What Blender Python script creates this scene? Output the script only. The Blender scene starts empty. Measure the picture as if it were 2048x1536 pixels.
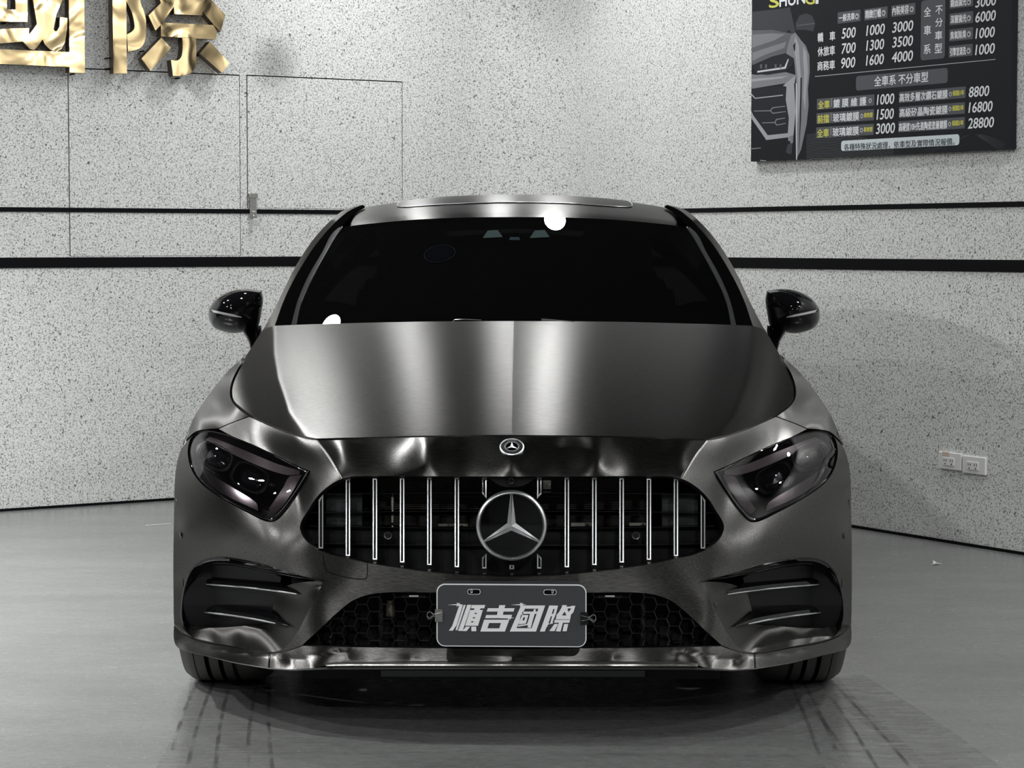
import bpy, math, random
import numpy as np
from mathutils import Vector, Matrix
from mathutils.geometry import delaunay_2d_cdt

random.seed(7)
scene = bpy.context.scene
COL = scene.collection

# ------------------------------------------------------------------ camera
FPX = 4600.0
CAM = np.array([0.0, -5.77, 1.26])
TH = math.atan(283.0 / FPX)
cam_d = bpy.data.cameras.new('camera'); cam = bpy.data.objects.new('camera', cam_d)
COL.objects.link(cam); scene.camera = cam
cam.location = CAM; cam.rotation_euler = (math.pi / 2 - TH, 0, 0)
cam_d.sensor_fit = 'HORIZONTAL'; cam_d.sensor_width = 36.0; cam_d.lens = 36.0 * FPX / 2048.0
cam_d.clip_start = 0.05; cam_d.clip_end = 60
scene.render.resolution_x = 2048; scene.render.resolution_y = 1536

# ------------------------------------------------------------------ world, exposure, lights
scene.view_settings.view_transform = 'Standard'
scene.view_settings.look = 'None'
scene.view_settings.gamma = 1.0
scene.view_settings.use_curve_mapping = False
scene.view_settings.exposure = 0.0
w = bpy.data.worlds.new('world'); scene.world = w; w.use_nodes = True
w.node_tree.nodes['Background'].inputs[0].default_value = (0.9, 0.95, 1.0, 1)
w.node_tree.nodes['Background'].inputs[1].default_value = 0.02

def area(name, loc, size, power, rot=(0, 0, 0), color=(1, 0.985, 0.96), spread=180, size_y=None, look=None):
    d = bpy.data.lights.new(name, 'AREA'); d.energy = power; d.color = color
    d.shape = 'RECTANGLE' if size_y else 'DISK'; d.size = size
    if size_y: d.size_y = size_y
    d.spread = math.radians(spread)
    o = bpy.data.objects.new(name, d); COL.objects.link(o); o.location = loc
    if look is not None:
        o.rotation_euler = (Vector(look) - Vector(loc)).to_track_quat('-Z', 'Y').to_euler()
    else:
        o.rotation_euler = rot
    return o

CEIL = 3.3
W_ = (.99, 1, .992)
for x, y, p, s in ((.26, 4.48, 18, .13), (-1.14, 4.05, 5, .12), (-.66, 5.2, 12, .12), (-.09, 5.3, 12, .12),
                   (-1.2, 2.2, 38, .13), (-4.4, .6, 135, .13), (-3.3, 3.0, 38, .13), (2.5, 1.9, 38, .13), (3.6, .4, 54, .13), (4.6, -1.8, 60, .13),
                   (-4.4, -1.6, 105, .13), (1.9, -1.0, 14, .13), (-5.4, -3.6, 55, .13), (-1.2, -4.4, 55, .13), (3.4, -4.6, 35, .13), (-2.6, -6.4, 110, .13), (1.2, -7.2, 130, .13), (6.2, -5.0, 50, .13)):
    area('ceiling_lamp', (x, y, 3.27), s, p, color=W_)
for x, y, p in ((-2.9, .6, 75), (-2.6, 2.9, 40)):      # unseen narrow fill lights, added to brighten the left floor
    area('left_floor_fill', (x, y, 3.27), .12, p, color=W_, spread=95)

# ------------------------------------------------------------------ projection helpers
cT, sT = math.cos(TH), math.sin(TH)
def ray(px, py):
    a = (np.asarray(px, float) - 1024) / FPX; b = (np.asarray(py, float) - 768) / FPX
    return a, cT - b * sT, -sT - b * cT
def P(px, py, y):
    a, dy, dz = ray(px, py); t = (np.asarray(y, float) - CAM[1]) / dy
    return np.stack([a * t + 0 * dy, y + 0 * t, CAM[2] + dz * t], -1)
def H(h, v, y): return P(1024 + np.asarray(h, float), v, y)
def project(x, y, z):
    dy = y - CAM[1]; dz = z - CAM[2]
    f = dy * cT - dz * sT; u = dy * sT + dz * cT
    return 1024 + FPX * x / f, 768 - FPX * u / f

# ------------------------------------------------------------------ mesh helpers
def setprops(o, label=None, cat=None, group=None, kind=None):
    if label: o['label'] = label
    if cat: o['category'] = cat
    if group: o['group'] = group
    if kind: o['kind'] = kind
    return o
def link(o, parent=None, pinv=None):
    COL.objects.link(o)
    if parent is not None:
        o.parent = parent
        if parent.type == 'EMPTY': o.matrix_parent_inverse = Matrix.Translation(-Vector(parent.location))
    return o
def mesh(name, V, F, mats, parent=None, smooth=False, mi=None, normals=None, **kw):
    me = bpy.data.meshes.new(name)
    me.from_pydata([tuple(map(float, v)) for v in V], [], [tuple(int(i) for i in f) for f in F])
    if not isinstance(mats, (list, tuple)): mats = [mats]
    for m in mats: me.materials.append(m)
    if mi is not None:
        me.polygons.foreach_set('material_index', list(mi))
    if smooth: me.polygons.foreach_set('use_smooth', [True] * len(me.polygons))
    me.update()
    if normals is not None:
        me.normals_split_custom_set_from_vertices([tuple(map(float, n)) for n in normals])
    o = bpy.data.objects.new(name, me)
    link(o, parent); setprops(o, **kw)
    return o
def smooth_by_angle(o, deg=35):
    me = o.data
    me.polygons.foreach_set('use_smooth', [True] * len(me.polygons))
    try: me.set_sharp_from_angle(angle=math.radians(deg))
    except Exception: pass
    return o
def empty(name, loc, **kw):
    o = bpy.data.objects.new(name, None); o.empty_display_size = 0.1
    COL.objects.link(o); o.location = loc; setprops(o, **kw); return o

class MB:
    def __init__(s): s.V = []; s.F = []; s.M = []
    def add(s, V, F, m=0):
        n = len(s.V); s.V += [tuple(map(float, v)) for v in V]; s.F += [tuple(i + n for i in f) for f in F]; s.M += [m] * len(F)
        return s
    def box(s, c, size, m=0, axes=None):
        c = np.array(c, float); ax = np.eye(3) if axes is None else np.array(axes, float)
        V = []
        for i in (-.5, .5):
            for j in (-.5, .5):
                for k in (-.5, .5): V.append(c + ax[0] * size[0] * i + ax[1] * size[1] * j + ax[2] * size[2] * k)
        F = [(0, 1, 3, 2), (4, 6, 7, 5), (0, 4, 5, 1), (2, 3, 7, 6), (0, 2, 6, 4), (1, 5, 7, 3)]
        return s.add(V, F, m)
    def prism(s, poly, d, m=0, mside=None):
        """poly list of 3d points, extruded by vector d; caps filled"""
        poly = [np.array(p, float) for p in poly]; d = np.array(d, float); n = len(poly)
        V = poly + [p + d for p in poly]
        # triangulate in a dominant plane
        nrm = sum((np.cross(poly[i], poly[(i + 1) % n]) for i in range(n)), np.zeros(3))
        k = int(np.argmax(abs(nrm))); ij = [(1, 2), (0, 2), (0, 1)][k]
        tri = tess([(p[ij[0]], p[ij[1]]) for p in poly])
        F = [tuple(t) for t in tri] + [tuple(i + n for i in reversed(t)) for t in tri]
        M = [m] * len(F)
        for i in range(n):
            j = (i + 1) % n; F.append((i, j, j + n, i + n)); M.append(m if mside is None else mside)
        b = len(s.V); s.V += [tuple(map(float, v)) for v in V]; s.F += [tuple(i + b for i in f) for f in F]; s.M += M
        return s
    def tube(s, pts, r, n=8, m=0, closed=False, cap=True, flat=None):
        pts = [np.array(p, float) for p in pts]; N = len(pts); rr = r if hasattr(r, '__len__') else [r] * N
        V = []; up = None
        for i, p in enumerate(pts):
            if closed: t = pts[(i + 1) % N] - pts[i - 1]
            else: t = pts[min(i + 1, N - 1)] - pts[max(i - 1, 0)]
            t = t / (np.linalg.norm(t) + 1e-12)
            if up is None:
                up = np.array([0, 0, 1.]) if abs(t[2]) < .9 else np.array([1., 0, 0])
            a = up - t * np.dot(up, t); a /= np.linalg.norm(a) + 1e-12; b = np.cross(t, a); up = a
            for k in range(n):
                q = 2 * math.pi * k / n
                V.append(p + rr[i] * (a * math.cos(q) * (flat or 1) + b * math.sin(q)))
        F = []
        for i in range(N if closed else N - 1):
            j = (i + 1) % N
            for k in range(n):
                l = (k + 1) % n; F.append((i * n + k, i * n + l, j * n + l, j * n + k))
        if cap and not closed:
            F.append(tuple(range(n))[::-1]); F.append(tuple((N - 1) * n + k for k in range(n)))
        return s.add(V, F, m)
    def grid(s, G, m=0, flip=False):
        """G[i][j] 3d points"""
        G = np.asarray(G, float); a, b = G.shape[:2]; V = G.reshape(-1, 3); F = []
        for i in range(a - 1):
            for j in range(b - 1):
                f = (i * b + j, i * b + j + 1, (i + 1) * b + j + 1, (i + 1) * b + j); F.append(f[::-1] if flip else f)
        return s.add(V, F, m)
    def lathe(s, prof, c, axis, n=48, m=0, mm=None):
        """prof: (r, a) list; axis unit vec; c centre"""
        ax = np.array(axis, float); ax /= np.linalg.norm(ax)
        u = np.cross(ax, [0, 0, 1.]) if abs(ax[2]) < .9 else np.cross(ax, [1., 0, 0]); u /= np.linalg.norm(u); w_ = np.cross(ax, u)
        V = []; K = len(prof)
        for i in range(n):
            q = 2 * math.pi * i / n; e = u * math.cos(q) + w_ * math.sin(q)
            for r, a in prof: V.append(np.array(c) + e * r + ax * a)
        F = []; M = []
        for i in range(n):
            j = (i + 1) % n
            for k in range(K - 1):
                F.append((i * K + k, i * K + k + 1, j * K + k + 1, j * K + k)); M.append(m if mm is None else mm[k])
        b = len(s.V); s.V += [tuple(map(float, v)) for v in V]; s.F += [tuple(i + b for i in f) for f in F]; s.M += M
        return s
    def mirror(s):
        b = len(s.V); V = [(-x, y, z) for x, y, z in s.V]; F = [tuple(i + b for i in reversed(f)) for f in s.F]
        s.V += V; s.F += F; s.M += list(s.M); return s
    def flipx(s):
        s.V = [(-x, y, z) for x, y, z in s.V]; s.F = [tuple(reversed(f)) for f in s.F]; return s
    def build(s, name, mats, parent=None, smooth=None, **kw):
        o = mesh(name, s.V, s.F, mats, parent, mi=s.M, **kw)
        if smooth: smooth_by_angle(o, smooth)
        return o

def inside(poly, x, y):
    x = np.asarray(x, float); y = np.asarray(y, float); c = np.zeros(x.shape, bool); n = len(poly)
    for i in range(n):
        x0, y0 = poly[i]; x1, y1 = poly[(i + 1) % n]
        if y0 == y1: continue
        c ^= ((y0 > y) != (y1 > y)) & (x < (x1 - x0) * (y - y0) / (y1 - y0) + x0)
    return c
def segdist(poly, x, y, closed=True):
    x = np.asarray(x, float); y = np.asarray(y, float); d = np.full(x.shape, 1e9); n = len(poly)
    for i in range(n if closed else n - 1):
        x0, y0 = poly[i]; x1, y1 = poly[(i + 1) % n]; L = (x1 - x0) ** 2 + (y1 - y0) ** 2 + 1e-12
        t = np.clip(((x - x0) * (x1 - x0) + (y - y0) * (y1 - y0)) / L, 0, 1)
        d = np.minimum(d, np.hypot(x - x0 - t * (x1 - x0), y - y0 - t * (y1 - y0)))
    return d
def tess(poly2, holes=(), pts=()):
    vs = [Vector(p) for p in poly2]; es = [(i, (i + 1) % len(vs)) for i in range(len(vs))]
    for hl in holes:
        b = len(vs); vs += [Vector(p) for p in hl]; es += [(b + i, b + (i + 1) % len(hl)) for i in range(len(hl))]
    vs += [Vector(p) for p in pts]
    ov, oe, of, vi, ei, fi = delaunay_2d_cdt(vs, es, [], 0, 1e-7)
    back = [l[0] if l else -1 for l in vi]
    tris = [];
    if not of: return []
    C = np.array([[sum(ov[i][k] for i in f) / 3 for k in (0, 1)] for f in of])
    ok = inside(poly2, C[:, 0], C[:, 1])
    for hl in holes: ok &= ~inside(hl, C[:, 0], C[:, 1])
    for f, k in zip(of, ok):
        if k and all(back[i] >= 0 for i in f): tris.append([back[i] for i in f])
    return tris
def curve(pts, closed=True, step=6.0):
    """Catmull-Rom through 2d points; a point with a third item truthy is a sharp corner"""
    n = len(pts); out = []
    A = [np.array(p[:2], float) for p in pts]; sh = [len(p) > 2 and p[2] for p in pts]
    for i in range(n if closed else n - 1):
        j = (i + 1) % n
        p1, p2 = A[i], A[j]
        p0 = A[i - 1] if (closed or i > 0) else p1 * 2 - p2
        p3 = A[(i + 2) % n] if (closed or i + 2 < n) else p2 * 2 - p1
        L = np.linalg.norm(p2 - p1)
        t1 = (p2 - p1) if sh[i] else (p2 - p0) * L / (np.linalg.norm(p1 - p0) + L + 1e-9)
        t2 = (p2 - p1) if sh[j] else (p3 - p1) * L / (np.linalg.norm(p3 - p2) + L + 1e-9)
        k = max(1, int(round(L / step)))
        for s in range(k):
            u = s / k
            out.append(tuple((2 * u**3 - 3 * u**2 + 1) * p1 + (u**3 - 2 * u**2 + u) * t1 + (-2 * u**3 + 3 * u**2) * p2 + (u**3 - u**2) * t2))
    if not closed: out.append(tuple(A[-1]))
    return out

def surf_points(field, h, v):
    h = np.asarray(h, float); v = np.asarray(v, float)
    return H(h, v, field(h, v))
def surf_normals(field, h, v, e=1.2):
    h = np.maximum(np.asarray(h, float), e + .05); v = np.asarray(v, float)
    a = surf_points(field, h + e, v) - surf_points(field, h - e, v)
    b = surf_points(field, h, v + e) - surf_points(field, h, v - e)
    n = np.cross(b, a); n /= np.linalg.norm(n, axis=-1, keepdims=True) + 1e-15
    s = np.sign(n[..., 1:2] + 1e-9); s2 = -s
    view = surf_points(field, h, v) - CAM
    sg = np.where(np.sum(n * view, -1, keepdims=True) > 0, -1.0, 1.0)
    return n * sg
def relief(name, outline, field, mat, parent, holes=(), step=8.0, rim=(0, .012, 0), mode='both', rimmat=None, off=0.0, lines=(), **kw):
    """a body panel: outline (half widths h, rows v) laid on a surface given by its depth. mode both = one mesh left+right, pair = two objects"""
    polys = [outline] + list(holes)
    hs = [p[0] for p in outline]; vs = [p[1] for p in outline]
    gx = np.arange(min(hs) + step / 2, max(hs), step); gy = np.arange(min(vs) + step / 2, max(vs), step)
    X, Y = np.meshgrid(gx, gy); X = X.ravel().copy(); Y = Y.ravel().copy()
    X += np.where((np.round((Y - min(vs)) / step).astype(int) % 2) > 0, step * .25, -step * .25)
    ok = inside(outline, X, Y)
    for hl in holes: ok &= ~inside(hl, X, Y)
    for q in polys: ok &= segdist(q, X, Y) > step * .42
    extra = []
    for ln in lines:      # rows of points along a crease so the mesh follows it
        for dd in (0, -3.2, 3.2):
            c = np.array(ln, float); t = np.gradient(c, axis=0); t /= np.hypot(t[:, 0], t[:, 1])[:, None] + 1e-9
            q = c + np.stack([-t[:, 1], t[:, 0]], -1) * dd
            k = inside(outline, q[:, 0], q[:, 1]) & (segdist(outline, q[:, 0], q[:, 1]) > 2.5); extra += [tuple(p) for p in q[k]]
        ok &= segdist(ln, X, Y, closed=False) > step * .4 + 3.2
    pts = list(zip(X[ok], Y[ok])) + extra
    tris = tess(outline, holes, pts)
    allp = np.array([p for q in polys for p in q] + pts)
    f2 = (lambda a, b: field(a, b) + off)
    W = surf_points(f2, allp[:, 0], allp[:, 1]); N = surf_normals(f2, allp[:, 0], allp[:, 1])
    V = [tuple(p) for p in W]; NN = [tuple(n) for n in N]; F = []
    for t in tris:
        a, b, c = (W[i] for i in t); n = np.cross(b - a, c - a)
        F.append(tuple(t) if np.dot(n, N[t[0]]) > 0 else tuple(reversed(t)))
    M = [0] * len(F)
    if rim is not None:
        r = np.array(rim, float); b0 = 0
        for q in polys:
            m = len(q); b = len(V)
            idx = [i for i in range(m) if not (abs(q[i][0]) < .6 and abs(q[(i + 1) % m][0]) < .6)]
            V += [tuple(W[b0 + i]) for i in range(m)] + [tuple(W[b0 + i] + r - N[b0 + i] * .004) for i in range(m)]
            NN += [(0, 0, 0)] * (2 * m)
            for i in idx:
                j = (i + 1) % m; F.append((b + i, b + j, b + m + j, b + m + i)); M.append(1)
            b0 += m
    mats = [mat, rimmat or mat]
    if mode == 'both':
        n = len(V); V += [(-x, y, z) for x, y, z in V]; NN += [(-x, y, z) for x, y, z in NN]
        F += [tuple(i + n for i in reversed(f)) for f in F]; M += M
        return mesh(name, V, F, mats, parent, smooth=True, mi=M, normals=NN, **kw)
    o1 = mesh(name, V, F, mats, parent, smooth=True, mi=M, normals=NN, **kw)
    if mode == 'single': return o1
    o2 = mesh(name, [(-x, y, z) for x, y, z in V], [tuple(reversed(f)) for f in F], mats, parent, smooth=True, mi=M, normals=[(-x, y, z) for x, y, z in NN], **kw)
    return o1, o2

# ------------------------------------------------------------------ materials
def newmat(name):
    m = bpy.data.materials.new(name); m.use_nodes = True; nt = m.node_tree
    return m, nt, nt.nodes['Principled BSDF']
def pbr(name, col, rough=.5, metal=0., spec=.5, coat=0., **kw):
    m, nt, b = newmat(name)
    b.inputs['Base Color'].default_value = (*col, 1); b.inputs['Roughness'].default_value = rough
    b.inputs['Metallic'].default_value = metal; b.inputs['Specular IOR Level'].default_value = spec
    b.inputs['Coat Weight'].default_value = coat; b.inputs['Coat Roughness'].default_value = .02
    return m
def node(nt, t, **kw):
    n = nt.nodes.new(t)
    for k, v in kw.items():
        if k.startswith('i_'): n.inputs[k[2:].replace('_', ' ')].default_value = v
        else: setattr(n, k, v)
    return n
def ramp(nt, stops):
    n = nt.nodes.new('ShaderNodeValToRGB'); e = n.color_ramp.elements
    while len(e) < len(stops): e.new(.5)
    for el, (p, c) in zip(e, stops): el.position = p; el.color = (*c, 1) if hasattr(c, '__len__') else (c, c, c, 1)
    return n

def wrap_material(name, base):
    """brushed dark steel foil: brush lines run across the car, highlights smear along the panel"""
    m, nt, b = newmat(name); L = nt.links.new
    b.inputs['Metallic'].default_value = 1; b.inputs['Roughness'].default_value = .30
    b.inputs['Anisotropic'].default_value = .9
    g = node(nt, 'ShaderNodeNewGeometry'); tc = node(nt, 'ShaderNodeTexCoord')
    cr = node(nt, 'ShaderNodeVectorMath', operation='CROSS_PRODUCT'); cr.inputs[1].default_value = (1, 0, 0)
    L(g.outputs['Normal'], cr.inputs[0])
    no = node(nt, 'ShaderNodeVectorMath', operation='NORMALIZE'); L(cr.outputs[0], no.inputs[0]); L(no.outputs[0], b.inputs['Tangent'])
    mp = node(nt, 'ShaderNodeMapping'); mp.inputs['Scale'].default_value = (28, 620, 620); L(tc.outputs['Object'], mp.inputs[0])
    nz = node(nt, 'ShaderNodeTexNoise'); nz.inputs['Scale'].default_value = 1.0; nz.inputs['Detail'].default_value = 3; L(mp.outputs[0], nz.inputs[0])
    rp = ramp(nt, [(.3, tuple(c * .62 for c in base)), (.7, tuple(c * 1.4 for c in base))]); L(nz.outputs[0], rp.inputs[0]); L(rp.outputs[0], b.inputs['Base Color'])
    bp = node(nt, 'ShaderNodeBump'); bp.inputs['Strength'].default_value = .25; bp.inputs['Distance'].default_value = .0006
    L(nz.outputs[0], bp.inputs['Height']); L(bp.outputs[0], b.inputs['Normal'])
    return m
M = {}
M['wrap'] = wrap_material('brushed_dark_steel_foil', (.104, .101, .098))
M['gloss'] = pbr('gloss_black', (.003, .003, .0035), .04, 0, .5, 0)
M['satin'] = pbr('satin_black', (.006, .006, .0065), .42, 0, .3)
M['matte'] = pbr('matte_black_plastic', (.006, .006, .0065), .6, 0, .3)
M['grey_plastic'] = pbr('dark_grey_plastic', (.045, .047, .05), .5)
M['trim'] = pbr('smoked_pillar_trim', (.05, .052, .055), .22, .5)
M['chrome'] = pbr('chrome', (.86, .87, .88), .12, 1)
M['steel'] = pbr('satin_steel', (.55, .54, .52), .25, 1)
M['satin_chrome'] = pbr('satin_chrome', (.85, .86, .87), .34, 1)
M['rubber'] = pbr('tyre_rubber', (.05, .05, .05), .62, 0, .4)
M['white_plastic'] = pbr('white_plastic', (.75, .75, .73), .35)
M['black'] = pbr('black_paint', (.003, .003, .004), .6, 0, .1)
M['cabin'] = pbr('cabin_leather', (.012, .012, .013), .5)
M['alu'] = pbr('bare_aluminium', (.6, .58, .52), .4, 1)

def glass_mat(name, tint, trans, rough=.0, spec=.5):
    m, nt, b = newmat(name); L = nt.links.new
    b.inputs['Base Color'].default_value = (*tint, 1); b.inputs['Roughness'].default_value = rough; b.inputs['Specular IOR Level'].default_value = spec
    tr = node(nt, 'ShaderNodeBsdfTransparent'); tr.inputs[0].default_value = (*[min(1, c) for c in trans], 1)
    ad = node(nt, 'ShaderNodeAddShader'); out = nt.nodes['Material Output']
    L(b.outputs[0], ad.inputs[0]); L(tr.outputs[0], ad.inputs[1]); L(ad.outputs[0], out.inputs[0])
    return m
M['glass'] = glass_mat('tinted_glass', (.0006, .0006, .0007), (.005, .005, .0055), .0, .5)
M['lens'] = glass_mat('smoked_lamp_lens', (.001, .001, .001), (.42, .40, .41), .01, .24)
M['clear'] = glass_mat('clear_strip', (.1, .1, .1), (.7, .7, .7), .02, .6)

# ------------------------------------------------------------------ the room: two walls meeting behind the car
def floor_pt(px, py):
    a, dy, dz = ray(px, py); t = -CAM[2] / dz
    return np.array([a * t, CAM[1] + dy * t, 0.0])
L0, L1 = floor_pt(0, 1023), floor_pt(350, 1000)
R0, R1 = floor_pt(1705, 1055), floor_pt(2048, 1110)
uL = (L1 - L0) / np.linalg.norm(L1 - L0); uR = (R1 - R0) / np.linalg.norm(R1 - R0)
nL = np.array([uL[1], -uL[0], 0]); nR = np.array([uR[1], -uR[0], 0])   # into the room
A_ = np.array([[uL[0], -uR[0]], [uL[1], -uR[1]]]); s_ = np.linalg.solve(A_, (R0 - L0)[:2]); K = L0 + uL * s_[0]
print('corner', K, 'uL', uL, 'uR', uR, 'dot', float(np.dot(uL, uR)))
RF = .45                                   # coved corner radius
cosw = float(np.dot(uL, uR)); turn = math.acos(cosw); tl = RF * math.tan(turn / 2)
class Wall:
    def __init__(s, o, u, n): s.o, s.u, s.n = o, u, n
    def at(s, px, py, off=0.0):
        a, dy, dz = ray(px, py); d = np.stack([a, dy, dz], -1); o = s.o + s.n * off
        t = np.dot(o - CAM, s.n) / (d @ s.n)
        return CAM + d * np.expand_dims(t, -1) if np.ndim(t) else CAM + d * t
    def uz(s, px, py, off=0.0):
        p = s.at(px, py, off); return float(np.dot(p - s.o, s.u)), float(p[2])
    def pt(s, u, z, off=0.0): return s.o + s.u * u + s.n * off + np.array([0, 0, z])
WL = Wall(K, uL, nL); WR = Wall(K, uR, nR)
cc = K - uL * tl + nL * RF                 # cove centre
def cove(a, off=0.0, z=0.0):
    """a 0..1 along the cove from left wall to right wall"""
    q = turn * a; e = -nL * math.cos(q) + uL * math.sin(q)
    return cc + e * (RF - off) + np.array([0, 0, z])

def terrazzo(name):
    m, nt, b = newmat(name); L = nt.links.new; tc = node(nt, 'ShaderNodeTexCoord')
    n1 = node(nt, 'ShaderNodeTexNoise', i_Scale=135., i_Detail=2., i_Roughness=.7); n2 = node(nt, 'ShaderNodeTexNoise', i_Scale=62., i_Detail=1.); n3 = node(nt, 'ShaderNodeTexNoise', i_Scale=.9, i_Detail=3.)
    for n in (n1, n2, n3): L(tc.outputs['Object'], n.inputs['Vector'])
    r1 = ramp(nt, [(.32, (.12, .12, .12)), (.41, (.44, .44, .435)), (.485, (.67, .68, .67)), (.60, (.78, .79, .78))]); L(n1.outputs[0], r1.inputs[0])
    r2 = ramp(nt, [(.25, (.2, .2, .2)), (.30, (1, 1, 1))]); L(n2.outputs[0], r2.inputs[0])
    r3 = ramp(nt, [(.3, (.93, .925, .92)), (.7, (1, 1, 1))]); L(n3.outputs[0], r3.inputs[0])
    m1 = node(nt, 'ShaderNodeMix', data_type='RGBA', blend_type='MULTIPLY'); m1.inputs[0].default_value = 1
    m2 = node(nt, 'ShaderNodeMix', data_type='RGBA', blend_type='MULTIPLY'); m2.inputs[0].default_value = 1
    L(r1.outputs[0], m1.inputs[6]); L(r2.outputs[0], m1.inputs[7]); L(m1.outputs[2], m2.inputs[6]); L(r3.outputs[0], m2.inputs[7])
    # soft round darker patches on the surface
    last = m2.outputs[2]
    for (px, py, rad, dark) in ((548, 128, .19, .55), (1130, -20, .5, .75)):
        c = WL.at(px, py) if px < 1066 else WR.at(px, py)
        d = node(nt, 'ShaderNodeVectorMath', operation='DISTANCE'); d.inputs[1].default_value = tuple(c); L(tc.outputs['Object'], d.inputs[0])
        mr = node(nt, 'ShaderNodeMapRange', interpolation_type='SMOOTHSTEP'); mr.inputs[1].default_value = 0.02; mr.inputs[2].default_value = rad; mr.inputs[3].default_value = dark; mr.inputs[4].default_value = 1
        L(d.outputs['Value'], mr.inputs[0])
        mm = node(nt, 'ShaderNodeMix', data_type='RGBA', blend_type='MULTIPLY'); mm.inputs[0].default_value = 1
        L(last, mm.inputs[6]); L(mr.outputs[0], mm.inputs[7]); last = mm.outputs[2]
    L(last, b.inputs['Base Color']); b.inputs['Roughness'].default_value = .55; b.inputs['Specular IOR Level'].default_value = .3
    bp = node(nt, 'ShaderNodeBump'); bp.inputs['Strength'].default_value = .25; bp.inputs['Distance'].default_value = .001
    L(n1.outputs[0], bp.inputs['Height']); L(bp.outputs[0], b.inputs['Normal'])
    return m
M['wall'] = terrazzo('speckled_stone_plaster')
M['dark_wall'] = pbr('grey_far_wall', (.38, .38, .375), .7)
M['left_dark'] = pbr('dark_bay_wall', (.05, .05, .05), .7)
M['ceiling'] = pbr('dark_ceiling', (.035, .035, .035), .9, 0, .1)

LW, RW = 14.0, 17.0
def px_rect(wall, quad):
    return [wall.uz(x, y) for x, y in quad]
d1 = px_rect(WL, [(491, 150), (804, 162), (806, 419), (496, 417)]); d2 = px_rect(WL, [(133, 134), (477, 150), (484, 512), (141, 512)])
def rectify(q):
    us = [q[0][0] + q[3][0], q[1][0] + q[2][0]]; zs = [q[2][1] + q[3][1], q[0][1] + q[1][1]]
    return us[0] / 2, us[1] / 2, zs[0] / 2, zs[1] / 2
d1 = rectify(d1); d2 = rectify(d2)
def rect(u0, u1, z0, z1): return [(u0, z0), (u1, z0), (u1, z1), (u0, z1)]
mb = MB()
LN = 6.0
outer = rect(-LN, -tl, 0, CEIL); holes = [rect(*d1), rect(*d2)]
for t in tess(outer, holes): pass
allp = outer + holes[0] + holes[1]
mb.add([WL.pt(u, z) for u, z in allp], tess(outer, holes))
for hq in holes:   # reveals of the recessed hatches
    for i in range(4):
        a, b = hq[i], hq[(i + 1) % 4]
        mb.add([WL.pt(*a), WL.pt(*b), WL.pt(*b, -.03), WL.pt(*a, -.03)], [(0, 1, 2, 3)], 1)
    mb.add([WL.pt(u, z, -.03) for u, z in hq], [(0, 1, 2, 3)], 1)
mb.grid([[cove(k / 16, 0, z) for z in (0, CEIL)] for k in range(0, 9)])
mb.build('wall_left', [M['wall'], M['black']], None, smooth=20, kind='structure')
mb = MB()
mb.grid([[cove(k / 16, 0, z) for z in (0, CEIL)] for k in range(8, 17)])
mb.grid([[WR.pt(tl, 0), WR.pt(tl, CEIL)], [WR.pt(RW, 0), WR.pt(RW, CEIL)]])
mb.build('wall_right', [M['wall']], None, smooth=20, kind='structure')
far = K - uL * LW + uR * RW
mb = MB(); mb.grid([[K - uL * LW, K - uL * LW + np.array([0, 0, CEIL])], [K - uL * LN, K - uL * LN + np.array([0, 0, CEIL])]]); mb.build('wall_left_bay', M['left_dark'], None, kind='structure')
mb = MB(); mb.grid([[K - uL * LW, K - uL * LW + np.array([0, 0, CEIL])], [far, far + np.array([0, 0, CEIL])]]); mb.build('wall_far_left', M['left_dark'], None, kind='structure')
mb = MB(); mb.grid([[K + uR * RW, K + uR * RW + np.array([0, 0, CEIL])], [far, far + np.array([0, 0, CEIL])]]); mb.build('wall_far_right', M['dark_wall'], None, kind='structure')
# ceiling
cz = np.array([0, 0, CEIL])
mb = MB(); mb.grid([[K + cz, K - uL * LW + cz], [K + uR * RW + cz, far + cz]]); mb.build('ceiling', M['ceiling'], None, kind='structure')

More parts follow.
